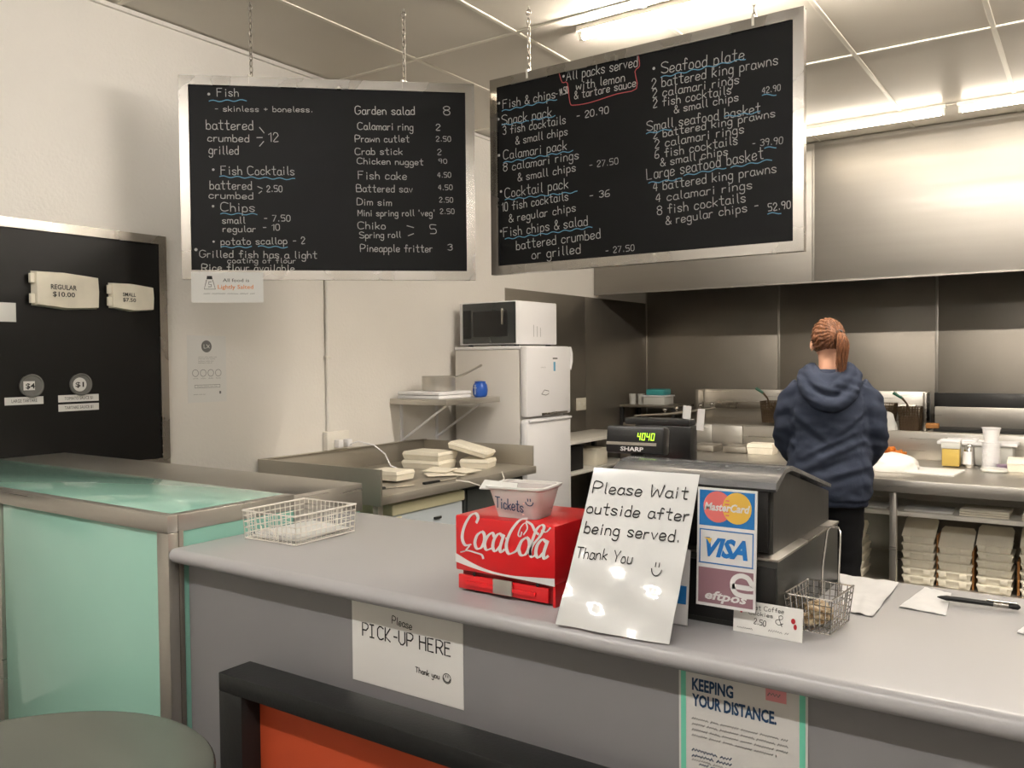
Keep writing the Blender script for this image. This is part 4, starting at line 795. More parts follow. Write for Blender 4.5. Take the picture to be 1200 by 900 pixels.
pf = Plane((FX+.0706, FY0, 1.2), (0, 1, 0), (0, 0, 1)); pf.N = Vector((1, 0, 0)); mb = MB(); rct(mb, pf, .36, .40, .43, .412, .0005); ribbon(mb, pf, [(.2, .14), (.26, .13), (.3, .14), (.3, .16), (.24, .17), (.2, .14)], .005, .0005); scribble(mb, pf, .19, .26, .34, .02, .002, .0005); obj('door_marks', mb, 'inkgrey', d1)
mb = MB(); rct(mb, pf, .37, .31, .4, .38, .0005); obj('blue_sticker', mb, 'chalkblue', d1)
obj('plinth', B(-4.05, FX-.02, FY0+.02, FY1-.02, 0, .04), 'blackm', fg)
mw = thing('microwave', (-3.75, 5.45, 1.70), 'white microwave with dark glass door on top of the fridge', 'microwave')
Tm = Matrix.Translation((-3.78, 5.47, 1.7015)) @ Matrix.Rotation(math.radians(-2), 4, 'Z'); ax, ay, az = .27, .27, .335
obj('case', MB().bbox(-ax, ax, -ay+.02, ay, .012, az, .008, Tm), 'white', mw)
ft = obj('front_surround', MB().bbox(-ax, ax, -ay, -ay+.02, .012, az, .004, Tm), 'white', mw)
dm = obj('door', MB().bbox(-ax+.035, ax-.002, -ay-.012, -ay, .02, az-.008, .006, Tm), 'microglass', mw)
obj('window', MB().bbox(-.13, .2, -ay-.014, -ay-.011, .07, az-.07, .001, Tm), 'black', dm); obj('handle', MB().bbox(.15, .165, -ay-.03, -ay-.012, .16, .28, .004, Tm), 'alu', dm)
obj('control_strip', MB().bbox(-.225, -.15, -ay-.0145, -ay-.011, .06, az-.06, .001, Tm), 'blackm', dm)
mb = MB()
for k in range(3): mb.add([Tm @ Vector(v) for v in ((ax+.0006, -.05+k*.045, .07), (ax+.0006, -.046+k*.045, .07), (ax+.0006, -.046+k*.045, .16-k*.01), (ax+.0006, -.05+k*.045, .16-k*.01))], [(0, 1, 2, 3)])
obj('vent_slot', mb, 'inkgrey', mw)
for x, y in ((-.22, -.2), (.22, -.2), (-.22, .22), (.22, .22)): obj('foot', MB().lathe([(.02, 0), (.02, .013), (0, .013)], (x, y, 0), 10, Tm), 'blackm', mw)

# low table beyond the fridge
lt = thing('low_shelf_table', (-3.9, 6.6, 0), 'narrow table with white top and lower shelf beyond the fridge', 'table')
obj('table_top', B(W+.01, -3.66, 5.9, 7.45, .87, .90, .004), 'offwhite', lt); obj('lower_shelf', B(W+.01, -3.68, 5.9, 7.45, .60, .625, .004), 'offwhite', lt)
for x, y in ((-4.1, 5.95), (-3.7, 5.95), (-3.7, 7.4), (-4.1, 7.4)): obj('leg', B(x-.02, x+.02, y-.02, y+.02, 0, .87), 'dgrey', lt)
for k, (y, m_, h) in enumerate(((6.15, 'creamd', .17), (6.45, 'blackm', .2), (6.9, 'cream', .14))):
    t = thing('storage_tub', (-3.85, y, .625), ['brown cardboard box', 'black lidded crate', 'cream carton'][k]+' on the lower shelf beyond the fridge', 'box'); obj('tub', B(-4.05, -3.74, y-.11, y+.11, .626, .626+h, .008), m_, t); obj('lid', B(-4.055, -3.735, y-.115, y+.115, .626+h, .64+h, .004), m_, t)

# ------------------------------------------------------------------ central stainless serving bench with shelves
sb = thing('serving_bench', (-.4, 5.75, 0), 'long stainless steel bench with rear upstand and two undershelves behind the cook', 'bench')
BX0, BX1, BY0, BY1, BZ = -2.6, 1.9, 5.2, 6.3, .9
obj('bench_top', B(BX0, BX1, BY0, BY1, BZ-.075, BZ, .006), 'steel', sb)
xs = [BX0, -2.44, -2.2, -1.2, .4, BX1]
for i in range(5): obj('upstand_panel', B(xs[i]+.002, xs[i+1]-.002, BY1-.02, BY1, BZ, 1.082, .003), 'steel', sb)
obj('upstand_cap', B(BX0, BX1, BY1-.02, BY1+.03, 1.082, 1.088, .002), 'steel', sb)
obj('upper_shelf', B(BX0+.03, BX1, BY0+.06, BY1-.02, .685, .71, .003), 'offwhite', sb); obj('lower_shelf', B(BX0+.03, BX1, BY0+.06, BY1-.02, .245, .27, .003), 'steel', sb)
obj('back_panel', B(BX0+.03, BX1, BY1-.05, BY1-.04, .25, .685), 'steeldark', sb); obj('back_panel', B(BX0+.03, BX1, 5.74, 5.75, .71, BZ-.075), 'offwhite', sb)  # upper panel off-white, standing in for steel that reflects light
for x in (-2.55, -.953, .65, 1.85):
    for y in (BY0+.05, BY1-.06): obj('leg', B(x-.018, x+.018, y-.018, y+.018, 0, BZ-.075, .003), 'steel', sb)
def stack(x, n, name, w_=.178, first='front edge', jit=.004, y=5.40, h=.0475, open_=True):
    ords = ['lowest', 'second from the bottom', 'third from the bottom', 'third from the top', 'second from the top', 'topmost']
    if n == 5: ords.pop(2)
    if n == 7: ords = ['lowest', 'second from the bottom', 'third from the bottom', 'middle', 'third from the top', 'second from the top', 'topmost']
    global proto
    for i in range(n):
        z = .271+i*h; dx = random.uniform(-jit, jit); top = i == n-1
        t = copytree(proto_top if top else proto)
        t.location = (x+dx, y+.09+random.uniform(-jit, jit), z); t.scale = (w_/.178, 1, h/.0475)
        t['label'] = 'cream takeaway carton, '+ords[i]+' in '+name; t['group'] = 'cream cartons stacked under the serving bench'
def mkproto(top):
    t = thing('takeaway_carton', (0, 0, 0), '', 'carton', 'cream cartons'); a, b, h = .089, .10, .0465
    mb = MB(); v0 = [Vector((sx*a*.88, sy*b*.9, 0)) for sx, sy in ((-1, -1), (1, -1), (1, 1), (-1, 1))]; v1 = [Vector((sx*a*.95, sy*b*.95, h*.70)) for sx, sy in ((-1, -1), (1, -1), (1, 1), (-1, 1))]
    mb.add(v0+v1, [(3, 2, 1, 0), (4, 5, 6, 7)]+[(i, (i+1) % 4, 4+(i+1) % 4, 4+i) for i in range(4)]); obj('tray', mb, 'cream', t)
    if not top: obj('lid', B(-a, a, -b, b, h*.70, h*.99, .003), 'cream', t)
    else:
        mb = MB(); T = Matrix.Translation((0, -b*.98, h*.74)) @ Matrix.Rotation(math.radians(26), 4, 'X')
        pts = [(-a, 0), (a, 0), (a, .17), (a*.85, .2), (-a*.85, .2), (-a, .17)]
        mb.prism(pts, T @ Vector((0, 0, 0)), T.to_3x3() @ Vector((1, 0, 0)), T.to_3x3() @ Vector((0, 1, 0)), T.to_3x3() @ Vector((0, 0, .006)))
        mb.box(-a*.96, a*.96, -b*.95, b*.95, h*.72, h*.76); obj('lid', mb, 'cream', t, label='lid propped open')
    for x in (-.06, .045): obj('tuck_tab', B(x-.018, x+.018, -b-.0035, -b+.001, h*.25, h*.8, .001), 'cream', t)
    return t
proto = mkproto(False); proto_top = mkproto(True)
stack(-.845, 6, 'the stack right of the bench leg'); stack(-.655, 5, 'the second stack right of the bench leg', h=.0485)
stack(-.456, 6, 'the third stack right of the bench leg', h=.0455); stack(-.245, 6, 'the rightmost stack under the bench'); stack(-1.232, 5, 'the stack beside the cook', h=.047)
for p in (proto, proto_top):
    for ch in list(p.children): bpy.data.objects.remove(ch)
    bpy.data.objects.remove(p)
for x0_, x1_, z_, lb_ in ((-.349, -.337, .46, 'low brown cardboard panel before the rightmost carton stack'), (-.752, -.744, .56, 'thin brown cardboard strip right of the first carton stack'), (-.570, -.560, .50, 'thin brown cardboard strip right of the second carton stack')):
    o = obj('cardboard_strip', B(x0_, x1_, 5.42, 5.66, .271, z_), 'creamd'); tag(o, lb_, 'cardboard')
def flats(x, n, y, label, mt='cream', w_=.24):
    for i in range(n):
        o = obj('flat_carton', B(x-w_/2, x+w_/2, y, y+.2, .711+i*.0125, .721+i*.0125, .002, Matrix.Translation((x, y, 0)) @ Matrix.Rotation(random.uniform(-.04, .04), 4, 'Z') @ Matrix.Translation((-x, -y, 0))), mt)
        tag(o, ['lowest', 'middle', 'topmost'][i]+' '+label, 'carton', 'flat packs on the upper undershelf')
flats(-.50, 3, 5.29, 'flat pale pack in the left pile on the upper undershelf'); flats(-.20, 3, 5.29, 'flat pale pack in the right pile on the upper undershelf')
flats(-.78, 1, 5.30, 'flat white pack lying alone on the undershelf right of the leg', 'paper', .25); flats(-1.15, 1, 5.30, 'flat white pack on the undershelf left of the leg', 'paper', .3)
o = obj('clip_tub', B(-.30, -.05, 5.32, 5.5, .62, .655, .005), 'clear'); o.location.z = .63; tag(o, 'shallow clear tray hung under the upper undershelf', 'tray')

# things on the serving bench
def bagmesh(c, rx, ry, rz, seed):
    mb = MB(); mb.sph((0, 0, 0), 1, 1, 1, 28, 16); vs = []
    for v in mb.v:
        k = 1+.22*mnoise.noise(v*1.7+Vector((seed, 0, 0)))+.10*mnoise.noise(v*4.5+Vector((0, seed, 0))); z = v.z*k*rz
        vs.append(Vector((c[0]+v.x*k*rx, c[1]+v.y*k*ry, c[2]+max(z, -rz*.35)+rz*.35+.002)))
    mb.v = vs; return mb
o = obj('plastic_bag', bagmesh((-1.06, 5.62, BZ), .19, .13, .075, 3), 'plasticbag'); tag(o, 'crumpled white plastic bag on the bench right of the cook', 'bag')
o = obj('wrapping_paper', B(-.98, -.66, 5.48, 5.78, BZ+.001, BZ+.012, .002, Matrix.Translation((-.8, 5.6, 0)) @ Matrix.Rotation(-.1, 4, 'Z') @ Matrix.Translation((.8, -5.6, 0))), 'paper'); tag(o, 'flat stack of white wrapping paper on the bench beside the bag', 'paper')
o = obj('serving_tray', B(-1.34, -1.05, 5.95, 6.2, BZ+.001, BZ+.045, .006), 'steel'); tag(o, 'shallow steel tray holding orange fried pieces against the upstand', 'tray')
ch0 = obj('potato_chip', B(-.045, .045, -.008, .008, 0, .016, .003), 'chip'); tag(ch0, 'orange fried piece in the heap right of the cook', 'fried piece', 'orange fried pieces on the steel tray')
ch0.location = (-1.2, 6.05, BZ+.046)
for i in range(34):
    c_ = ch0.copy(); C.objects.link(c_); u_ = random.uniform(-1, 1); c_.location = (-1.19+.14*u_, 6.07+random.uniform(-.06, .06), BZ+.046+random.uniform(0, .05)*(1-abs(u_))); c_.rotation_euler = (random.uniform(-.3, .3), random.uniform(-.4, .4), random.uniform(-.8, .8))
ot = thing('oil_tub', (-.75, 6.0, BZ), 'clear square tub of yellow liquid with a white lid on the bench', 'tub')
obj('liquid', B(-.80, -.70, 5.95, 6.04, BZ+.004, BZ+.115, .008), 'oil', ot); obj('tub', MB().bbox(-.803, -.697, 5.947, 6.043, BZ+.116, BZ+.155, .004), 'whtub', ot); obj('lid', B(-.806, -.694, 5.944, 6.046, BZ+.155, BZ+.172, .004), 'white', ot)
sk = thing('salt_shaker', (-.65, 6.0, BZ), 'steel and white shaker right of the yellow tub', 'shaker')
obj('shaker_body', MB().lathe([(.03, 0), (.033, .01), (.03, .12), (.02, .14), (0, .145)], (-.65, 6.0, BZ+.001), 20), 'chrome', sk); obj('white_label', MB().lathe([(.0335, .02), (.032, .1)], (-.655, 5.998, BZ), 20), 'white', sk)
wt = thing('storage_container', (-.6, 6.17, BZ), 'wide white container with a rim against the upstand behind the cups', 'container')
obj('container', B(-.82, -.42, 6.09, 6.26, BZ+.001, BZ+.13, .012), 'whtub', wt); obj('rim', B(-.845, -.395, 6.075, 6.27, BZ+.13, BZ+.15, .005), 'white', wt)
o = obj('saucer_lid', B(-.80, -.62, 6.10, 6.24, BZ+.151, BZ+.163, .004), 'white'); tag(o, 'small white lid lying on the wide white container', 'lid')
cu = thing('cup_stack', (-.53, 5.99, BZ), 'tall stack of white foam cups on the bench', 'cups')
for i in range(14): obj('cup', MB().lathe([(.036, .0), (.05, .085), (.053, .087), (.053, .093), (.048, .093)] if i == 13 else [(.046, .0), (.0495, .0125), (.052, .0125), (.052, .0155), (.047, .0155)], (-.53, 5.99, BZ+.001+(.0125*i if i < 13 else .16)), 20), 'white', cu)
b_ = lab(carton(-.36, 5.95, BZ+.001, .16, .16, .075, .05), 'cream carton at the right edge of the picture on the bench')
o = obj('sauce_pot', MB().lathe([(.03, 0), (.036, .03), (.036, .035), (0, .035)], (-.46, 5.93, BZ+.001), 18), M.setdefault('mauve', mat('mauve_pot', '#8d7a8f', .5))); tag(o, 'small mauve pot beside the cup stack', 'pot')
o = obj('round_dish', MB().lathe([(.07, 0), (.075, .008), (.07, .02), (0, .02)], (-.50, 5.84, BZ+.001), 24), 'whtub'); tag(o, 'pale round dish behind the mauve pot', 'dish')
b_ = lab(carton(-1.995, 6.12, BZ+.001, .19, .14, .075, .02), 'cream carton standing alone on the bench left of the cook')
for k, (x, y) in enumerate(((-2.42, 6.12), (-2.18, 6.14))):
    o = obj('steel_dish', B(x-.09, x+.09, y-.1, y+.1, BZ+.001, BZ+.05, .01), 'steeldark'); tag(o, ['left', 'right'][k]+' shallow steel dish on the bench behind the screen', 'dish')

# ------------------------------------------------------------------ cooking line under the hood
def fryer(x0, x1, label):
    t = thing('deep_fryer', ((x0+x1)/2, 8.1, 0), label, 'fryer')
    obj('cabinet', B(x0, x1, 7.7, 8.45, .08, .92, .006), 'steel', t); obj('splash_back', B(x0, x1, 8.2, 8.26, .92, 1.285, .004), 'steel', t); obj('hanging_rail', B(x0+.17, x1-.1, 8.13, 8.2, 1.10, 1.17, .006), 'alu', t)
    for a in (x0, x1-.03): obj('side_guard', B(a, a+.03, 8.05, 8.2, .92, 1.285, .004), 'alu', t)
    obj('tank_rim', MB().box(x0+.05, x1-.05, 7.76, 8.1, .92, .935), 'steeldark', t); obj('door', B(x0+.03, x1-.03, 7.685, 7.7, .15, .8, .004), 'steel', t)
    for k in range(2): obj('control_knob', MB().lathe([(.025, 0), (.02, .03), (0, .03)], (0, 0, 0), 14, Matrix.Translation((x0+.3+.35*k, 7.7, .86)) @ Matrix.Rotation(PI/2, 4, 'X')), 'black', t)
    for x in (x0+.06, x1-.06):
        for y in (7.76, 8.4): obj('foot', MB().lathe([(.02, 0), (.02, .08), (0, .08)], (x, y, 0), 10), 'steeldark', t)
fryer(-3.30, -2.26, 'left stainless deep fryer with tall splash back under the hood'); fryer(-2.22, -1.2, 'right stainless deep fryer behind the cook, with hanging rail')
def frybasket(x, label, z0=.985, hcol='green'):
    t = thing('fry_basket', (x, 8.0, z0), label, 'fry basket'); a, b, h = .09, .085, .2; y = 8.02; mb = MB()
    def rg_(z, k): mb.tube([(x-a*k, y-b*k, z), (x+a*k, y-b*k, z), (x+a*k, y+b*k, z), (x-a*k, y+b*k, z)], .003, 5, closed=True)
    for i in range(9): rg_(z0+.002+h*i/8, .82+.18*i/8)
    for i in range(9):
        u_ = -1+2*i/8
        for s_ in (-1, 1): mb.tube([(x+u_*a*.82, y+s_*b*.82, z0), (x+u_*a, y+s_*b, z0+h)], .003, 4, cap=False); mb.tube([(x+s_*a*.82, y+u_*b*.82, z0), (x+s_*a, y+u_*b, z0+h)], .003, 4, cap=False)
        mb.tube([(x+u_*a*.82, y-b*.82, z0), (x+u_*a*.82, y+b*.82, z0)], .003, 4, cap=False)
    o = obj('wire_mesh', mb, 'basket', t); o['kind'] = 'stuff'
    obj('crumb_lining', MB().box(x-a*.8, x+a*.8, y-b*.8, y+b*.8, z0+.004, z0+.12), 'basket', t)
    obj('handle', MB().tube([(x, y-b, z0+h-.03), (x-.01, y-b-.03, z0+h+.03), (x-.05, y-b-.03, z0+h+.08)], [.008, .008, .01], 8), 'basket', t)
    obj('grip', MB().tube([(x-.05, y-b-.03, z0+h+.08), (x-.12, y-b-.03, z0+h+.125)], [.012, .014], 8), 'green', t, label='dark green grip')
frybasket(-2.52, 'dark wire fry basket with green grip left of the cook'); frybasket(-1.53, 'dark wire fry basket with green grip right of the cook'); frybasket(-1.32, 'rightmost dark wire fry basket beside the frame', .96)
gd = thing('flat_griddle', (-.1, 8.0, 0), 'wide steel griddle with raised guard and black rear panel at right', 'griddle')
obj('cabinet', B(-1.15, 1.8, 7.65, 8.5, .08, .98, .006), 'steel', gd); obj('hot_plate', B(-1.1, 1.75, 7.7, 8.0, .98, 1.0, .003), 'blackm', gd); obj('guard', B(-1.13, 1.78, 8.0, 8.03, .98, 1.168, .004), 'steel', gd)
obj('rear_panel', B(-1.19, 1.8, 8.4, 8.44, .9, 1.27, .003), 'black', gd); obj('rear_ledge', B(-1.13, 1.78, 8.03, 8.4, 1.10, 1.12), 'blackm', gd)
for x in (-1.1, 1.75):
    for y in (7.7, 8.4): obj('foot', MB().lathe([(.02, 0), (.02, .08), (0, .08)], (x, y, 0), 10), 'steeldark', gd)
o = obj('paper_bag', bagmesh((-1.50, 7.80, .938), .11, .04, .15, 9), 'paper'); tag(o, 'white crumpled paper bag standing on the fryer right of the cook', 'bag')
o = obj('grill_scraper', MB().bbox(-1.16, -1.06, 7.72, 7.78, 1.001, 1.045, .01), 'creamd'); tag(o, 'brown wooden block at the left end of the griddle', 'block')
su = thing('drainer_stand', (-3.93, 8.2, 0), 'black-legged stand with pale tray in the back left corner', 'stand')
obj('tray', B(-4.14, -3.5, 8.02, 8.5, 1.09, 1.115, .005), 'alu', su)
for x in (-4.12, -3.54):
    for y in (8.05, 8.45): obj('leg', B(x-.018, x+.018, y-.018, y+.018, 0, 1.09, .002), 'blackm', su)
obj('cupboard', B(-4.1, -3.36, 8.03, 8.5, .1, .93, .005), 'steeldark', su)
ac = thing('lidded_container', (-3.78, 8.2, 1.115), 'white container with aqua lid on the corner tray', 'container')
obj('tub', B(-3.90, -3.66, 8.1, 8.34, 1.116, 1.20, .01), 'whtub', ac); obj('lid_rim', B(-3.91, -3.65, 8.09, 8.35, 1.20, 1.215, .005), 'white', ac); obj('lid', B(-3.88, -3.68, 8.12, 8.32, 1.215, 1.28, .015), 'aqua', ac)
for k, x in enumerate((-4.07, -3.97)):
    o = obj('clear_jar', MB().lathe([(.035, 0), (.038, .1), (.04, .11), (0, .11)], (x, 8.2, 1.116), 16), 'whtub'); tag(o, ['left', 'right'][k]+' small cloudy jar on the corner tray', 'jar')
gp = thing('gas_pipe', (-3.1, 7.5, .95), 'steel gas pipe with chrome knobs between bench and fryer', 'pipe')
obj('pipe', MB().tube([(-3.45, 7.0, .6), (-3.45, 7.0, 1.08), (-3.25, 7.3, 1.085), (-2.95, 7.66, 1.13)], .014, 8), 'steeldark', gp)
for i in range(5): p = Vector((-3.28, 7.27, 1.085)).lerp(Vector((-2.97, 7.64, 1.125)), i/4); obj('tap_knob', MB().sph(p+Vector((0, 0, .04)), .022, .022, .018, 10, 6).tube([p, p+Vector((0, 0, .03))], .008, 6), 'chrome', gp)
ux = obj('prep_unit', B(-3.4, -2.75, 6.6, 7.1, 0, .86, .005), 'steeldark'); tag(ux, 'low steel unit in the gap left of the serving bench', 'cabinet')

# ------------------------------------------------------------------ the cook
PM = Matrix.Translation((-1.19, 4.77, 0)) @ Matrix.Rotation(math.radians(12), 4, 'Z')
def ell(c, rx, ry, n=28, p=2.4, ax=None):
    o = []
    for k in range(n):
        a = 2*PI*k/n; ca, sa = math.cos(a), math.sin(a); x = rx*abs(ca)**(2/p)*(1 if ca >= 0 else -1); y = ry*abs(sa)**(2/p)*(1 if sa >= 0 else -1)
        o.append(Vector((c[0]+x, c[1]+y, c[2])))
    return o
def remesh(name, mb, mt, parent, vox, fold=None, smooth=4):
    me = bpy.data.meshes.new('tmp'); me.from_pydata([v for v in mb.v], [], mb.f); o = bpy.data.objects.new('tmp', me); C.objects.link(o)
    md = o.modifiers.new('r', 'REMESH'); md.mode = 'VOXEL'; md.voxel_size = vox; md.use_smooth_shade = True
    sm = o.modifiers.new('s', 'SMOOTH'); sm.iterations = smooth; sm.factor = .5
    dg = bpy.context.evaluated_depsgraph_get(); dg.update(); m2 = bpy.data.meshes.new_from_object(o.evaluated_get(dg)); bpy.data.objects.remove(o); bpy.data.meshes.remove(me)
    m2.update()
    if fold:
        nr = [v.normal.copy() for v in m2.vertices]
        for v, nn in zip(m2.vertices, nr): v.co = v.co+nn*fold(v.co, nn)
    org = ROOT[parent.as_pointer()]
    for v in m2.vertices: v.co = PM @ v.co-org
    m2.name = name; m2.polygons.foreach_set('use_smooth', [True]*len(m2.polygons)); m2.materials.clear(); m2.materials.append(M[mt])
    r_ = bpy.data.objects.new(name, m2); C.objects.link(r_); r_.parent = parent; ROOT[r_.as_pointer()] = org; return r_
pr_ = thing('person', tuple(PM.translation), 'person with auburn ponytail and navy hoodie standing at the steel bench, back turned', 'person')
HT = math.radians(16)
HM = Matrix.Translation((-.01, .035, 1.665)) @ Matrix.Rotation(HT, 4, 'Z') @ Matrix.Rotation(math.radians(-14), 4, 'X')     # head frame: y forward
# body: one continuous skin surface
bd = MB()
bd.loft([ell((0, .0, .86), .15, .11), ell((0, 0, 1.0), .165, .115), ell((0, .01, 1.15), .14, .10), ell((0, .005, 1.3), .15, .10), ell((0, 0, 1.40), .13, .075), ell((0, .0, 1.47), .075, .06), ell((0, .005, 1.52), .055, .058), ell((-.005, .02, 1.62), .052, .056)])
def limb(pts, rs, n=14):
    q = cr3(pts, 5); R2 = []
    for i in range(len(q)): t_ = i/(len(q)-1)*(len(rs)-1); k = min(int(t_), len(rs)-2); R2.append(rs[k]*(1-(t_-k))+rs[k+1]*(t_-k))
    return q, R2
def cr3(pts, k):
    o = []; pts = [Vector(p) for p in pts]
    for i in range(len(pts)-1):
        a = pts[max(i-1, 0)]; b = pts[i]; c = pts[i+1]; d = pts[min(i+2, len(pts)-1)]
        for j in range(k): t = j/k; o.append(.5*(2*b+(c-a)*t+(2*a-5*b+4*c-d)*t*t+(3*b-a-3*c+d)*t**3))
    o.append(pts[-1]); return o
for s_ in (-1, 1):
    q, R2 = limb([(s_*.13, 0, 1.41), (s_*.19, .0, 1.33), (s_*.217, .01, 1.21), (s_*.215, .06, 1.125), (s_*.188, .2, 1.035), (s_*.145, .35, .965)], [.04, .046, .044, .04, .036, .027]); bd.tube(q, R2, 14)
    bd.tube([(s_*.145, .35, .963), (s_*.135, .39, .948), (s_*.13, .43, .938)], [.026, .036, .034], 12)
    for f_ in range(4):
        fx = s_*.13+(-.027+.018*f_); L = [.055, .066, .062, .048][f_]
        bd.tube([(fx, .425, .940), (fx, .425+L*.5, .938), (fx, .425+L*.85, .925), (fx, .425+L, .912)], [.0105, .0098, .009, .0075], 8)
    bd.tube([(s_*.115, .385, .945), (s_*.088, .41, .933), (s_*.083, .44, .920)], [.013, .011, .009], 8)
    bd.tube([(s_*.085, 0, .9), (s_*.088, .005, .7), (s_*.09, .015, .5), (s_*.09, 0, .3), (s_*.09, -.01, .1)], [.085, .075, .055, .05, .035], 14)
hd_ = [HM @ v for v in MB().sph((0, -.005, .02), .073, .092, .105, 24, 16).v]; t0 = MB(); t0.sph((0, -.005, .02), .073, .092, .105, 24, 16); bd.add(hd_, t0.f)
t0 = MB().sph((0, .035, -.06), .046, .05, .05, 16, 10); bd.add([HM @ v for v in t0.v], t0.f)                      # jaw
t0 = MB().loft([[HM @ Vector((x, y, z)) for x, y, z in r_] for r_ in ([(-.005, .082, .03), (.005, .082, .03), (.004, .07, .03), (-.004, .07, .03)], [(-.013, .10, -.012), (.013, .10, -.012), (.012, .07, -.015), (-.012, .07, -.015)])]); bd.add(t0.v, t0.f)
for s_ in (-1, 1):
    t0 = MB().sph((s_*.084, .004, -.004), .009, .019, .032, 10, 8); bd.add([HM @ v for v in t0.v], t0.f)
    t0 = MB().sph((0, .075, -.045+.008*s_), .022, .014, .006, 10, 6); bd.add([HM @ v for v in t0.v], t0.f)
remesh('body', bd, 'skin', pr_, .007, smooth=2)
for s_ in (-1, 1):
    e_ = MB().sph((s_*.03, .0765, .02), .012, .010, .0075, 12, 8); e_.v = [PM @ HM @ v for v in e_.v]; ey = obj('eye', e_, 'white2', pr_)
    e_ = MB().sph((s_*.03, .0855, .019), .0052, .0025, .0052, 10, 6); e_.v = [PM @ HM @ v for v in e_.v]; obj('iris', e_, 'blackm', ey)
    e_ = MB().tube([(s_*.015, .091, .037), (s_*.03, .088, .042), (s_*.046, .078, .037)], [.0018, .0024, .0014], 6); e_.v = [PM @ HM @ v for v in e_.v]; obj('eyebrow', e_, 'hair', pr_)
e_ = MB().sph((0, .0865, -.045), .020, .006, .0065, 12, 8); e_.v = [PM @ HM @ v for v in e_.v]; obj('lips', e_, M.setdefault('lip', mat('lips', '#b06a5c', .5)), pr_)
# trousers and shoes
tr_ = MB(); tr_.loft([ell((0, 0, .80), .15, .12), ell((0, 0, .88), .175, .13), ell((0, 0, .98), .165, .125)])
for s_ in (-1, 1): tr_.tube([(s_*.083, -.0, .88), (s_*.088, .0, .75), (s_*.09, .01, .5), (s_*.09, 0, .3), (s_*.09, -.015, .06)], [.095, .092, .075, .066, .06], 16)
remesh('trousers', tr_, 'trouser', pr_, .012, fold=lambda c, n: .006*mnoise.noise(Vector((c.x*9, c.y*9, c.z*22))))
for s_ in (-1, 1):
    sh_ = MB(); sh_.loft([ell((s_*.095, .04, z), rx, ry, 20) for z, rx, ry in ((.001, .042, .125), (.03, .046, .13), (.055, .04, .11), (.085, .034, .06))]); sh_.v = [PM @ v for v in sh_.v]; obj('shoe', sh_, 'shoe', pr_)
# hoodie
hz = MB()
hz.loft([ell((0, -.01, .80), .195, .135, p=2.6), ell((0, -.012, .84), .212, .15, p=2.6), ell((0, -.012, .93), .222, .158, p=2.6), ell((0, -.01, 1.03), .218, .15), ell((0, -.0, 1.16), .205, .145), ell((0, -.01, 1.28), .205, .145), ell((0, -.015, 1.38), .20, .13), ell((0, -.01, 1.45), .172, .105), ell((0, 0, 1.505), .11, .08), ell((0, .01, 1.535), .07, .066)])
for s_ in (-1, 1):
    q, R2 = limb([(s_*.13, -.005, 1.425), (s_*.195, .0, 1.35), (s_*.222, .01, 1.21), (s_*.222, .06, 1.12), (s_*.19, .2, 1.035), (s_*.148, .335, .975)], [.075, .078, .07, .068, .058, .043]); hz.tube(q, R2, 18)
def fold(c, n):
    d = .004*mnoise.noise(Vector((c.x*7, c.y*7, c.z*16)))+.0035*mnoise.noise(Vector((c.x*20, c.y*20, c.z*34)))
    if abs(c.x) < .2 and c.y < .02:                                    # drag lines over the small of the back
        for (cz, cx, sl, am, wd) in ((1.10, .05, .45, .013, .018), (1.05, .0, .38, .014, .02), (1.145, .02, .5, .008, .014), (.99, .08, .3, .009, .02), (.87, -.02, -.08, .005, .02), (1.22, -.08, -.8, .005, .02), (1.24, .1, .9, .005, .018)):
            q = (c.z-cz)-sl*(c.x-cx); d += am*math.exp(-(q/wd)**2)*math.exp(-((c.x-cx)/.12)**2)-am*.7*math.exp(-((q+wd*1.5)/wd)**2)*math.exp(-((c.x-cx)/.12)**2)
    if abs(c.x) > .17:
        d += .005*math.sin(c.z*95+c.x*30)*max(0, 1-abs(c.z-1.14)/.09)+.004*math.sin(c.z*60+c.y*40)
    if c.z < .84: d += -.010 if c.z > .822 else .0
    return d
remesh('hoodie', hz, 'hood_cloth', pr_, .0095, fold=fold, smooth=5)
hh = MB()
q, R2 = limb([(-.095, .035, 1.535), (-.128, -.03, 1.500), (-.118, -.10, 1.440), (-.055, -.145, 1.365), (.015, -.155, 1.345), (.08, -.138, 1.370), (.125, -.09, 1.445), (.128, -.02, 1.500), (.095, .035, 1.535)], [.030, .036, .038, .040, .040, .040, .038, .036, .030]); hh.tube(q, R2, 14)
q, R2 = limb([(-.085, .03, 1.550), (-.105, -.05, 1.520), (-.06, -.115, 1.460), (.01, -.13, 1.420), (.07, -.112, 1.465), (.105, -.05, 1.525), (.085, .03, 1.550)], [.026, .034, .038, .04, .038, .034, .026]); hh.tube(q, R2, 14)
q, R2 = limb([(-.075, .0, 1.535), (-.05, -.08, 1.495), (.01, -.10, 1.480), (.055, -.085, 1.500), (.075, .0, 1.535)], [.024, .03, .032, .03, .024]); hh.tube(q, R2, 12)
def hfold(c, n): return .003*math.sin((c.z+c.x*.35+.012*mnoise.noise(c*6))*150)*max(0, mnoise.noise(c*8)+.4)*(1 if c.y < -.03 else .2)+.004*mnoise.noise(c*22)
remesh('hood', hh, 'hood_cloth', pr_, .008, fold=hfold, smooth=5)
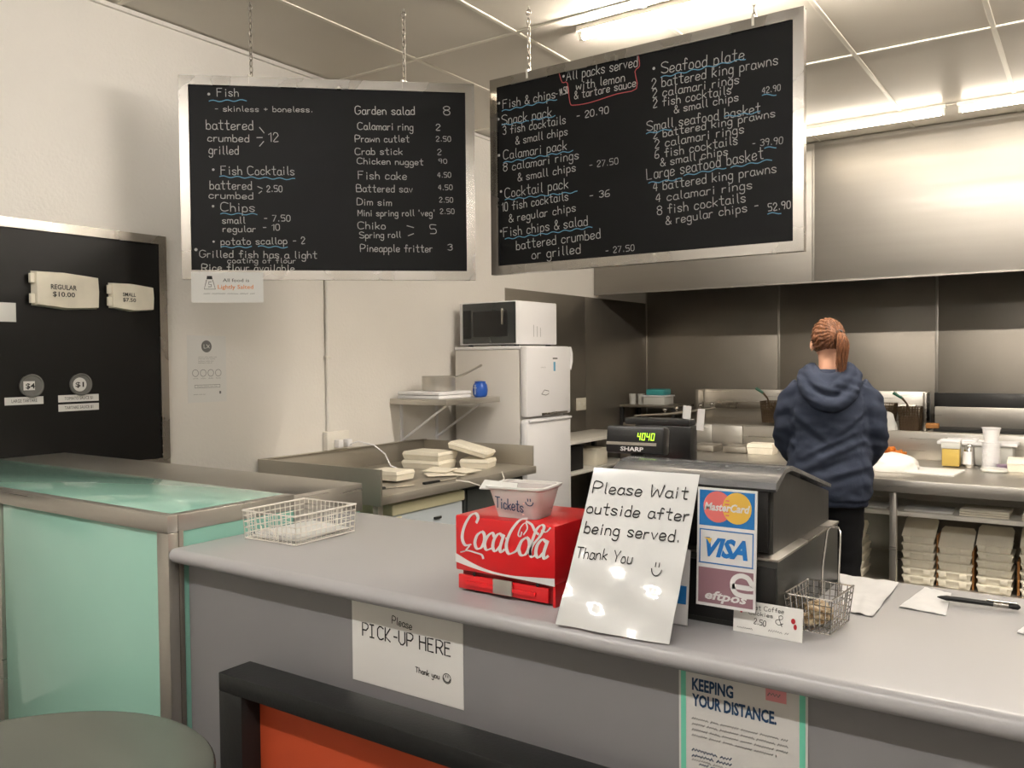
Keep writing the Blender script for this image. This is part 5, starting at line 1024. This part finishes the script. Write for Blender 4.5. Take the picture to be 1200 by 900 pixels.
# hair
hr = MB(); t0 = MB(); t0.sph((0, -.014, .034), .087, .104, .109, 28, 18); hr.add([HM @ v for v in t0.v if True], t0.f)
TIE = Vector((.036, -.105, .035))
def hairfold(c, n):
    p = HM.inverted() @ c
    if p.y > .052 and p.z < .08: return -.045
    d = p-TIE; ang = math.atan2(d.z, d.x); return .0035*math.sin(ang*26+3*mnoise.noise(p*30))+.003*mnoise.noise(p*40)-(.02 if p.z < -.045 else 0)
hr_o = remesh('hair', hr, 'hair', pr_, .006, fold=hairfold, smooth=1)
def strands(name, n, root, mid, end, spread, r0_, seed):
    random.seed(seed); mb = MB()
    for i in range(n):
        a = random.uniform(0, 2*PI); rr_ = math.sqrt(random.random()); off = Vector((math.cos(a)*rr_, math.sin(a)*rr_, 0)); e_ = end+Vector((off.x*spread[2], off.y*spread[2], random.uniform(-.02, .035)))
        q = cr3([root+off*spread[0], (root+mid)*.5+off*(spread[0]+spread[1])*.5+Vector((0, -.012, .012)), mid+off*spread[1], (mid+end)*.5+off*spread[1]*.95+Vector((random.uniform(-.006, .006), 0, 0)), e_], 4)
        mb.tube([PM @ HM @ v for v in q], [r0_*(1-.75*(k/(len(q)-1))**2) for k in range(len(q))], 5)
    o = obj(name, mb, 'hair', pr_); return o
strands('ponytail', 130, TIE+Vector((0, 0, .0)), Vector((.042, -.138, -.040)), Vector((.030, -.118, -.165)), (.013, .030, .026), .0040, 5)
random.seed(11); mb = MB()
for i in range(150):                                                   # combed strands running to the tie
    a = random.uniform(-.2, 2*PI-.2); el = random.uniform(.5, 1.35); st = Vector((.089*math.sin(el)*math.cos(a), -.014+.100*math.cos(el)*.9+.02, .034+.110*math.sin(el)*math.sin(a)))
    q = []
    for k in range(8):
        t = k/7; p = st.lerp(TIE, t); c0 = Vector((0, -.014, .034)); d = p-c0; s = 1/math.sqrt((d.x/.0885)**2+(d.y/.1055)**2+(d.z/.1105)**2); q.append(c0+d*s)
    if st.y > .04 and st.z < .07 or st.z < -.05: continue
    mb.tube([PM @ HM @ v for v in q], .0022, 4)
obj('combed_hair', mb, 'hair', pr_)
o = MB().tube([PM @ HM @ (TIE+Vector((.016*math.cos(a), -.004, .016*math.sin(a)))) for a in [2*PI*i/12 for i in range(12)]], .005, 6, closed=True); obj('hair_tie', o, 'black', pr_)
